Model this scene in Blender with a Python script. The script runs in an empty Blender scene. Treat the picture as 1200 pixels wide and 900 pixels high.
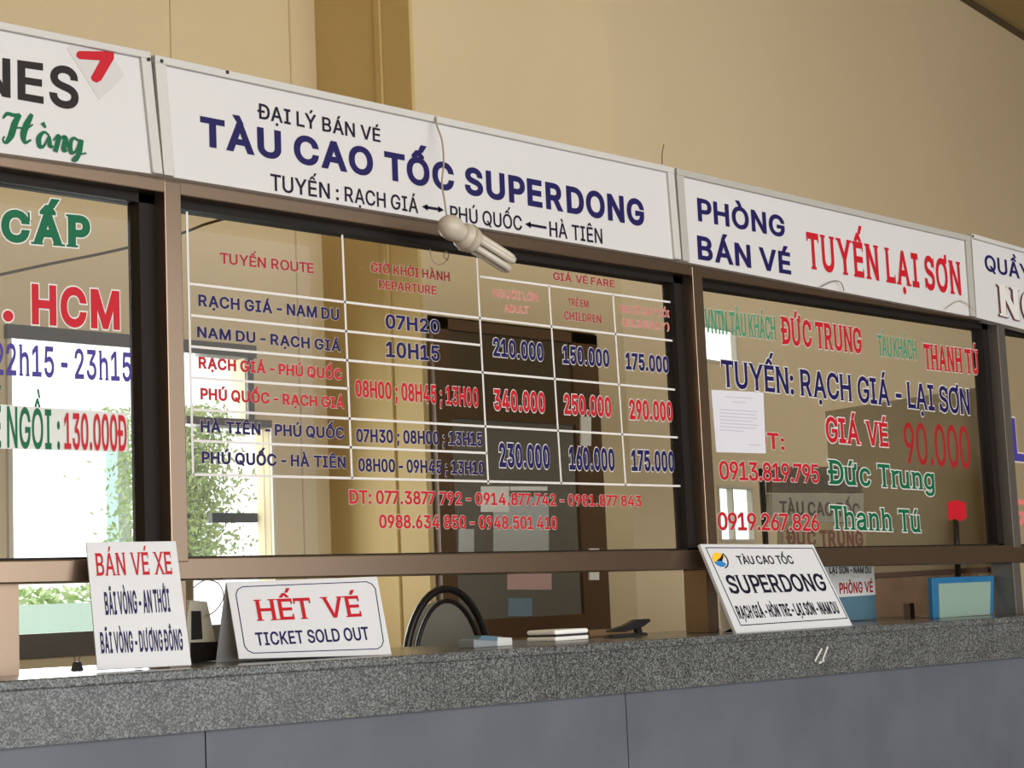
import bpy, bmesh, math, random, unicodedata
from mathutils import Vector, Matrix
import numpy as np
random.seed(7)
SC = bpy.context.scene
COL = SC.collection

# ------------------------------------------------------------------ camera
CX, CY = 600.0, 450.0
CAM = np.array([0.0, -3.625, 1.32])
_a = np.array([2650 - CX, 612 - CY]); _b = np.array([-150 - CX, -16750 - CY])
F = math.sqrt(-(_a @ _b))
_X = np.array([_a[0], _a[1], F]); _X /= np.linalg.norm(_X)
_Z = np.array([_b[0], _b[1], F]); _Z /= np.linalg.norm(_Z)
R = np.array([_X, np.cross(_Z, _X), _Z])
cd = bpy.data.cameras.new('camera'); cam = bpy.data.objects.new('camera', cd); COL.objects.link(cam)
cd.sensor_width = 36; cd.lens = F / 1200 * 36; cd.clip_end = 200; cd.clip_start = 0.05
m = Matrix.Identity(4)
for i in range(3):
    m[i][0] = R[i][0]; m[i][1] = -R[i][1]; m[i][2] = -R[i][2]; m[i][3] = CAM[i]
cam.matrix_world = m
SC.camera = cam

# ------------------------------------------------------------------ light
SC.view_settings.view_transform = 'Standard'; SC.view_settings.look = 'None'
SC.view_settings.gamma = 1; SC.view_settings.use_curve_mapping = False
SC.view_settings.exposure = 0.07
W = bpy.data.worlds.new('world'); SC.world = W; W.use_nodes = True
W.node_tree.nodes['Background'].inputs[0].default_value = (0.93, 0.97, 1.0, 1)
W.node_tree.nodes['Background'].inputs[1].default_value = 2.1
def area(name, loc, target, sx, sy, power, color=(1, 1, 1)):
    l = bpy.data.lights.new(name, 'AREA'); l.shape = 'RECTANGLE'; l.size = sx; l.size_y = sy
    l.energy = power; l.color = color
    o = bpy.data.objects.new(name, l); COL.objects.link(o); o.location = loc
    o.rotation_euler = (Vector(target) - Vector(loc)).to_track_quat('-Z', 'Y').to_euler()
    return o
area('daylight_entrance', (1.5, -13, 2.9), (4.0, 0, 2.4), 15, 5.2, 1450, (1.0, 0.985, 0.965))
area('daylight_window', (4.3, 3.35, 1.95), (3.6, -1.0, 1.5), 1.2, 1.1, 40, (0.95, 0.98, 1.0))

# ------------------------------------------------------------------ helpers
def s2l(c):
    return tuple(((x / 255) / 12.92 if x / 255 <= 0.04045 else ((x / 255 + 0.055) / 1.055) ** 2.4) for x in c)
def ray(p): return R @ np.array([p[0] - CX, p[1] - CY, F])
def aty(px, py, y): d = ray((px, py)); return CAM + (y - CAM[1]) / d[1] * d
def atx(px, py, x): d = ray((px, py)); return CAM + (x - CAM[0]) / d[0] * d
def atz(px, py, z): d = ray((px, py)); return CAM + (z - CAM[2]) / d[2] * d
def vn(v): return v / np.linalg.norm(v)
class Plane:
    """a flat face: origin, u (along), v (up), n (towards the viewer)"""
    def __init__(s, o, u, v):
        s.o = np.array(o, float); s.u = vn(np.array(u, float)); v = np.array(v, float)
        s.v = vn(v - (v @ s.u) * s.u); s.n = np.cross(s.u, s.v)
    def uv(s, px, py):
        d = ray((px, py)); t = ((s.o - CAM) @ s.n) / (d @ s.n); q = CAM + t * d - s.o
        return q @ s.u, q @ s.v
    def w(s, a, b, c=0.0): return s.o + a * s.u + b * s.v + c * s.n
def yplane(y): return Plane((0, y, 0), (1, 0, 0), (0, 0, 1))

def mat(name, rgb, rough=0.5, metal=0.0, noise=None, spec=0.5, bump=None):
    M = bpy.data.materials.new(name); M.use_nodes = True
    nt = M.node_tree; b = nt.nodes['Principled BSDF']
    b.inputs['Base Color'].default_value = (*s2l(rgb), 1); b.inputs['Roughness'].default_value = rough
    b.inputs['Metallic'].default_value = metal; b.inputs['Specular IOR Level'].default_value = spec
    if noise or bump:
        tc = nt.nodes.new('ShaderNodeTexCoord')
    if noise:
        scale, rgb2, lo, hi = noise
        n = nt.nodes.new('ShaderNodeTexNoise'); n.inputs['Scale'].default_value = scale; n.inputs['Detail'].default_value = 5
        r = nt.nodes.new('ShaderNodeValToRGB'); r.color_ramp.elements[0].position = lo; r.color_ramp.elements[1].position = hi
        r.color_ramp.elements[0].color = (*s2l(rgb), 1); r.color_ramp.elements[1].color = (*s2l(rgb2), 1)
        nt.links.new(tc.outputs['Object'], n.inputs['Vector']); nt.links.new(n.outputs['Fac'], r.inputs['Fac'])
        nt.links.new(r.outputs['Color'], b.inputs['Base Color'])
    if bump:
        n2 = nt.nodes.new('ShaderNodeTexNoise'); n2.inputs['Scale'].default_value = bump[0]
        bp = nt.nodes.new('ShaderNodeBump'); bp.inputs['Strength'].default_value = bump[1]; bp.inputs['Distance'].default_value = 0.01
        nt.links.new(tc.outputs['Object'], n2.inputs['Vector']); nt.links.new(n2.outputs['Fac'], bp.inputs['Height'])
        nt.links.new(bp.outputs['Normal'], b.inputs['Normal'])
    return M
def glass_mat(name, tint, ior=1.45, rough=0.0):
    M = bpy.data.materials.new(name); M.use_nodes = True; nt = M.node_tree
    nt.nodes.remove(nt.nodes['Principled BSDF']); out = nt.nodes['Material Output']
    t = nt.nodes.new('ShaderNodeBsdfTransparent'); t.inputs[0].default_value = (*tint, 1)
    g = nt.nodes.new('ShaderNodeBsdfGlossy'); g.inputs['Roughness'].default_value = rough
    fr = nt.nodes.new('ShaderNodeFresnel'); fr.inputs[0].default_value = ior
    mx = nt.nodes.new('ShaderNodeMixShader')
    ge = nt.nodes.new('ShaderNodeNewGeometry'); iv = nt.nodes.new('ShaderNodeMath'); iv.operation = 'SUBTRACT'; iv.inputs[0].default_value = 1
    ml = nt.nodes.new('ShaderNodeMath'); ml.operation = 'MULTIPLY'
    nt.links.new(ge.outputs['Backfacing'], iv.inputs[1]); nt.links.new(iv.outputs[0], ml.inputs[0]); nt.links.new(fr.outputs[0], ml.inputs[1]); nt.links.new(ml.outputs[0], mx.inputs[0]); nt.links.new(t.outputs[0], mx.inputs[1]); nt.links.new(g.outputs[0], mx.inputs[2])
    nt.links.new(mx.outputs[0], out.inputs[0])
    return M
def granite_mat():
    M = bpy.data.materials.new('granite'); M.use_nodes = True; nt = M.node_tree; b = nt.nodes['Principled BSDF']
    tc = nt.nodes.new('ShaderNodeTexCoord')
    v = nt.nodes.new('ShaderNodeTexVoronoi'); v.inputs['Scale'].default_value = 330
    n = nt.nodes.new('ShaderNodeTexNoise'); n.inputs['Scale'].default_value = 7; n.inputs['Detail'].default_value = 4
    r = nt.nodes.new('ShaderNodeValToRGB')
    e = r.color_ramp.elements; e[0].position = 0.0; e[0].color = (*s2l((46, 48, 48)), 1); e[1].position = 1.0; e[1].color = (*s2l((134, 136, 135)), 1)
    k = e.new(0.5); k.color = (*s2l((78, 80, 80)), 1)
    mx = nt.nodes.new('ShaderNodeMix'); mx.data_type = 'RGBA'; mx.blend_type = 'MULTIPLY'; mx.inputs[0].default_value = 0.55
    sp = nt.nodes.new('ShaderNodeSeparateColor')
    nt.links.new(tc.outputs['Object'], v.inputs['Vector']); nt.links.new(tc.outputs['Object'], n.inputs['Vector'])
    nt.links.new(v.outputs['Color'], sp.inputs[0]); nt.links.new(sp.outputs[0], r.inputs['Fac'])
    r2 = nt.nodes.new('ShaderNodeValToRGB'); r2.color_ramp.elements[0].position = 0.3; r2.color_ramp.elements[0].color = (0.6, 0.6, 0.6, 1); r2.color_ramp.elements[1].position = 0.65
    nt.links.new(n.outputs['Fac'], r2.inputs['Fac'])
    nt.links.new(r.outputs['Color'], mx.inputs[6]); nt.links.new(r2.outputs['Color'], mx.inputs[7])
    nt.links.new(mx.outputs[2], b.inputs['Base Color']); b.inputs['Roughness'].default_value = 0.22
    return M
M = dict(
    frame_dark=mat('window_frame_grey', (84, 78, 70), 0.5),
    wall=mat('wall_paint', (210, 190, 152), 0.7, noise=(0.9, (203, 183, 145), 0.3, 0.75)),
    wall_far=mat('far_wall_paint', (224, 204, 168), 0.7, noise=(0.5, (217, 197, 160), 0.3, 0.75)),
    wall_shade=mat('pilaster_shade', (200, 174, 118), 0.65, noise=(1.5, (192, 164, 108), 0.3, 0.8)),  # wall paint darkened so the flank's shade sits in the colour
    ceil=mat('ceiling_board', (176, 154, 104), 0.8),
    seam=mat('wall_seam', (188, 168, 126), 0.8),
    floor=mat('floor_tile', (150, 140, 125), 0.35, noise=(6, (135, 126, 112), 0.35, 0.7)),
    bronze=mat('bronze_aluminium', (132, 113, 96), 0.27, 0.85),
    bronze_dark=mat('dark_bronze', (26, 21, 17), 0.6, 0.0, spec=.2),
    alu=mat('grey_aluminium', (104, 100, 95), 0.35, 0.5),
    sign=mat('sign_white', (196, 194, 194), 0.4),
    sign_patch=mat('sign_patch', (186, 183, 182), 0.5),
    frame_white=mat('sign_trim_white', (186, 184, 180), 0.4),
    frame_grey=mat('sign_trim_grey', (166, 163, 156), 0.4),
    navy=mat('vinyl_navy', (27, 22, 78), 0.5, spec=.2), ink=mat('vinyl_ink', (22, 20, 38), 0.5, spec=.2), black=mat('vinyl_black', (34, 30, 28), 0.5, spec=.2),
    red=mat('vinyl_red', (178, 24, 38), 0.5, spec=.2), darkred=mat('vinyl_dark_red', (150, 30, 34), 0.5, spec=.2),
    pink=mat('vinyl_faded_red', (200, 112, 106), 0.5), green=mat('vinyl_green', (8, 92, 60), 0.5, spec=.2),
    palegreen=mat('vinyl_faded_green', (58, 134, 96), 0.5, spec=.2), purple=mat('vinyl_purple', (66, 56, 132), 0.5, spec=.2),
    white=mat('vinyl_white', (206, 202, 198), 0.5), halo=mat('vinyl_halo', (190, 178, 168), 0.55),
    strip=mat('vinyl_strip', (196, 198, 192), 0.5),
    glass=glass_mat('pane_glass', (0.96, 0.965, 0.955)), glass_grey=glass_mat('smoked_glass', (0.62, 0.64, 0.62)),
    granite=granite_mat(),
    plinth=mat('grey_paint', (88, 91, 99), 0.5, noise=(5, (78, 81, 89), 0.35, 0.75)),
    board=mat('white_plastic', (204, 205, 208), 0.4), board_edge=mat('board_edge', (205, 200, 188), 0.5),
    paper=mat('paper', (200, 199, 206), 0.7), paper_ink=mat('paper_ink', (176, 174, 186), 0.7),
    blacksteel=mat('black_steel', (26, 25, 25), 0.35, 0.2), chair_pad=mat('chair_pad', (120, 117, 106), 0.8),
    porcelain=mat('lamp_porcelain', (176, 166, 150), 0.45), tube=mat('lamp_tube', (184, 176, 162), 0.3), wire=mat('wire', (158, 146, 126), 0.5),
    darkwire=mat('dark_wire', (88, 74, 54), 0.6),
    wood=mat('wood_panel', (150, 118, 84), 0.5, noise=(9, (132, 100, 68), 0.35, 0.7)), divider=mat('divider_panel', (150, 134, 104), 0.6),
    brownwood=mat('brown_wood', (84, 54, 34), 0.5), blue=mat('blue_plastic', (30, 98, 140), 0.45), teal=mat('grey_green_board', (132, 154, 142), 0.35),
    greyblue=mat('bin_blue', (74, 104, 120), 0.5), dark=mat('dark_plastic', (30, 28, 27), 0.4), reflectbrown=mat('reflect_brown', (96, 84, 68), 0.7), reflectgrey=mat('reflect_grey', (150, 142, 126), 0.7), reflectink=mat('reflect_ink', (84, 78, 70), 0.7), reflectred=mat('reflect_red', (116, 74, 62), 0.7), cream=mat('cream_plastic', (205, 196, 178), 0.5),
    doorbrown=mat('door_bronze', (92, 68, 46), 0.45, 0.1), doordark=mat('dark_room', (128, 124, 112), 0.8), white_plastic=mat('switch_white', (240, 238, 232), 0.4),
    yellow=mat('logo_yellow', (238, 186, 40), 0.5), skyblue=mat('logo_blue', (36, 122, 190), 0.5), lightblue=mat('reflect_blue', (124, 146, 164), 0.6), greyplastic=mat('grey_plastic', (128, 134, 138), 0.5), palepink=mat('flat_pink', (206, 170, 166), 0.6),
    palegrey=mat('flat_grey', (190, 192, 190), 0.6),
    leaf=mat('leaf', (178, 198, 132), 0.6, noise=(3, (214, 224, 180), 0.35, 0.7)), door_reflect=mat('door_glass_reflect', (112, 109, 100), 0.2), panel_brown=mat('door_panel_brown', (80, 68, 52), 0.3), bark=mat('bark', (104, 88, 66), 0.8), outwall=mat('outdoor_wall', (206, 226, 228), 0.7), cyanwall=mat('cyan_sheet', (234, 250, 248), 0.7),
    ground=mat('outdoor_ground', (150, 190, 180), 0.8), lip=mat('red_side', (112, 66, 70), 0.5),
)
class MB:
    def __init__(s): s.v = []; s.f = []; s.mi = []
    def add(s, vs, fs, mi=0):
        n = len(s.v); s.v += [tuple(map(float, q)) for q in vs]
        for f in fs: s.f.append([n + i for i in f]); s.mi.append(mi)
        return s
    def hexa(s, a, b, mi=0):
        """two quads (back a, front b), same winding"""
        return s.add(list(a) + list(b), [(0, 1, 2, 3), (7, 6, 5, 4), (0, 4, 5, 1), (1, 5, 6, 2), (2, 6, 7, 3), (3, 7, 4, 0)], mi)
    def box(s, p, q, mi=0):
        x0, y0, z0 = p; x1, y1, z1 = q
        return s.hexa([(x0, y1, z0), (x1, y1, z0), (x1, y1, z1), (x0, y1, z1)], [(x0, y0, z0), (x1, y0, z0), (x1, y0, z1), (x0, y0, z1)], mi)
    def poly(s, pl, pts, c0, c1, mi=0):
        """outline pts (u,v) on plane pl from height c0 to c1"""
        n = len(pts); a = [pl.w(x, y, c0) for x, y in pts]; b = [pl.w(x, y, c1) for x, y in pts]
        return s.add(a + b, [tuple(range(n - 1, -1, -1)), tuple(range(n, 2 * n))] + [(i, (i + 1) % n, n + (i + 1) % n, n + i) for i in range(n)], mi)
    def bar(s, pl, a, b, wd, c0, c1, mi=0):
        a = np.array(a, float); b = np.array(b, float); d = vn(b - a); nn = np.array([-d[1], d[0]]) * wd / 2
        return s.poly(pl, [a - nn, b - nn, b + nn, a + nn], c0, c1, mi)
    def tube(s, pts, r, seg=10, mi=0, cap=True):
        pts = [np.array(p, float) for p in pts]; n = len(pts); rs = r if isinstance(r, (list, tuple)) else [r] * n
        up = None; rings = []
        for i, p in enumerate(pts):
            t = vn(pts[min(i + 1, n - 1)] - pts[max(i - 1, 0)])
            if up is None:
                up = np.array([0, 0, 1.0]) if abs(t[2]) < 0.9 else np.array([1.0, 0, 0])
            up = vn(up - (up @ t) * t); w = np.cross(t, up)
            rings.append([p + rs[i] * (math.cos(k * 2 * math.pi / seg) * up + math.sin(k * 2 * math.pi / seg) * w) for k in range(seg)])
        fs = [(i * seg + k, i * seg + (k + 1) % seg, (i + 1) * seg + (k + 1) % seg, (i + 1) * seg + k) for i in range(n - 1) for k in range(seg)]
        if cap: fs += [tuple(range(seg - 1, -1, -1)), tuple((n - 1) * seg + k for k in range(seg))]
        return s.add([q for rg in rings for q in rg], fs, mi)
    def build(s, name, mats, parent=None, smooth=False, bevel=0.0, label=None):
        me = bpy.data.meshes.new(name); me.from_pydata(s.v, [], s.f)
        for k in (mats if isinstance(mats, (list, tuple)) else [mats]): me.materials.append(M[k] if isinstance(k, str) else k)
        me.polygons.foreach_set('material_index', s.mi)
        bm = bmesh.new(); bm.from_mesh(me); bmesh.ops.recalc_face_normals(bm, faces=bm.faces); bm.to_mesh(me); bm.free()
        if smooth: me.polygons.foreach_set('use_smooth', [True] * len(me.polygons))
        me.update()
        o = bpy.data.objects.new(name, me); COL.objects.link(o)
        if parent is not None: attach(o, parent)
        if bevel:
            b = o.modifiers.new('bevel', 'BEVEL'); b.width = bevel; b.segments = 2; b.limit_method = 'ANGLE'
        if label: o['label'] = label
        return o
ORIGIN = {}
def attach(o, parent):
    o.parent = parent; o.matrix_parent_inverse = Matrix.Translation(-Vector(ORIGIN.get(parent.name, (0, 0, 0))))
def tag(o, label=None, cat=None, group=None, kind=None):
    if label: o['label'] = label
    if cat: o['category'] = cat
    if group: o['group'] = group
    if kind: o['kind'] = kind
    return o
def thing(name, label, cat, loc=(0, 0, 0), group=None, kind=None):
    o = bpy.data.objects.new(name, None); COL.objects.link(o); o.location = [float(x) for x in loc]
    ORIGIN[o.name] = tuple(float(x) for x in loc)
    return tag(o, label, cat, group, kind)
def struct(mb, name, mats, **k): return tag(mb.build(name, mats, **k), kind='structure')
def spline(pts, n=8):
    pts = [np.array(p, float) for p in pts]; out = []
    for i in range(len(pts) - 1):
        p0 = pts[max(i - 1, 0)]; p1 = pts[i]; p2 = pts[i + 1]; p3 = pts[min(i + 2, len(pts) - 1)]
        for k in range(n):
            t = k / n
            out.append(0.5 * (2 * p1 + (p2 - p0) * t + (2 * p0 - 5 * p1 + 4 * p2 - p3) * t * t + (3 * p1 - p0 - 3 * p2 + p3) * t ** 3))
    return out + [pts[-1]]

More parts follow.
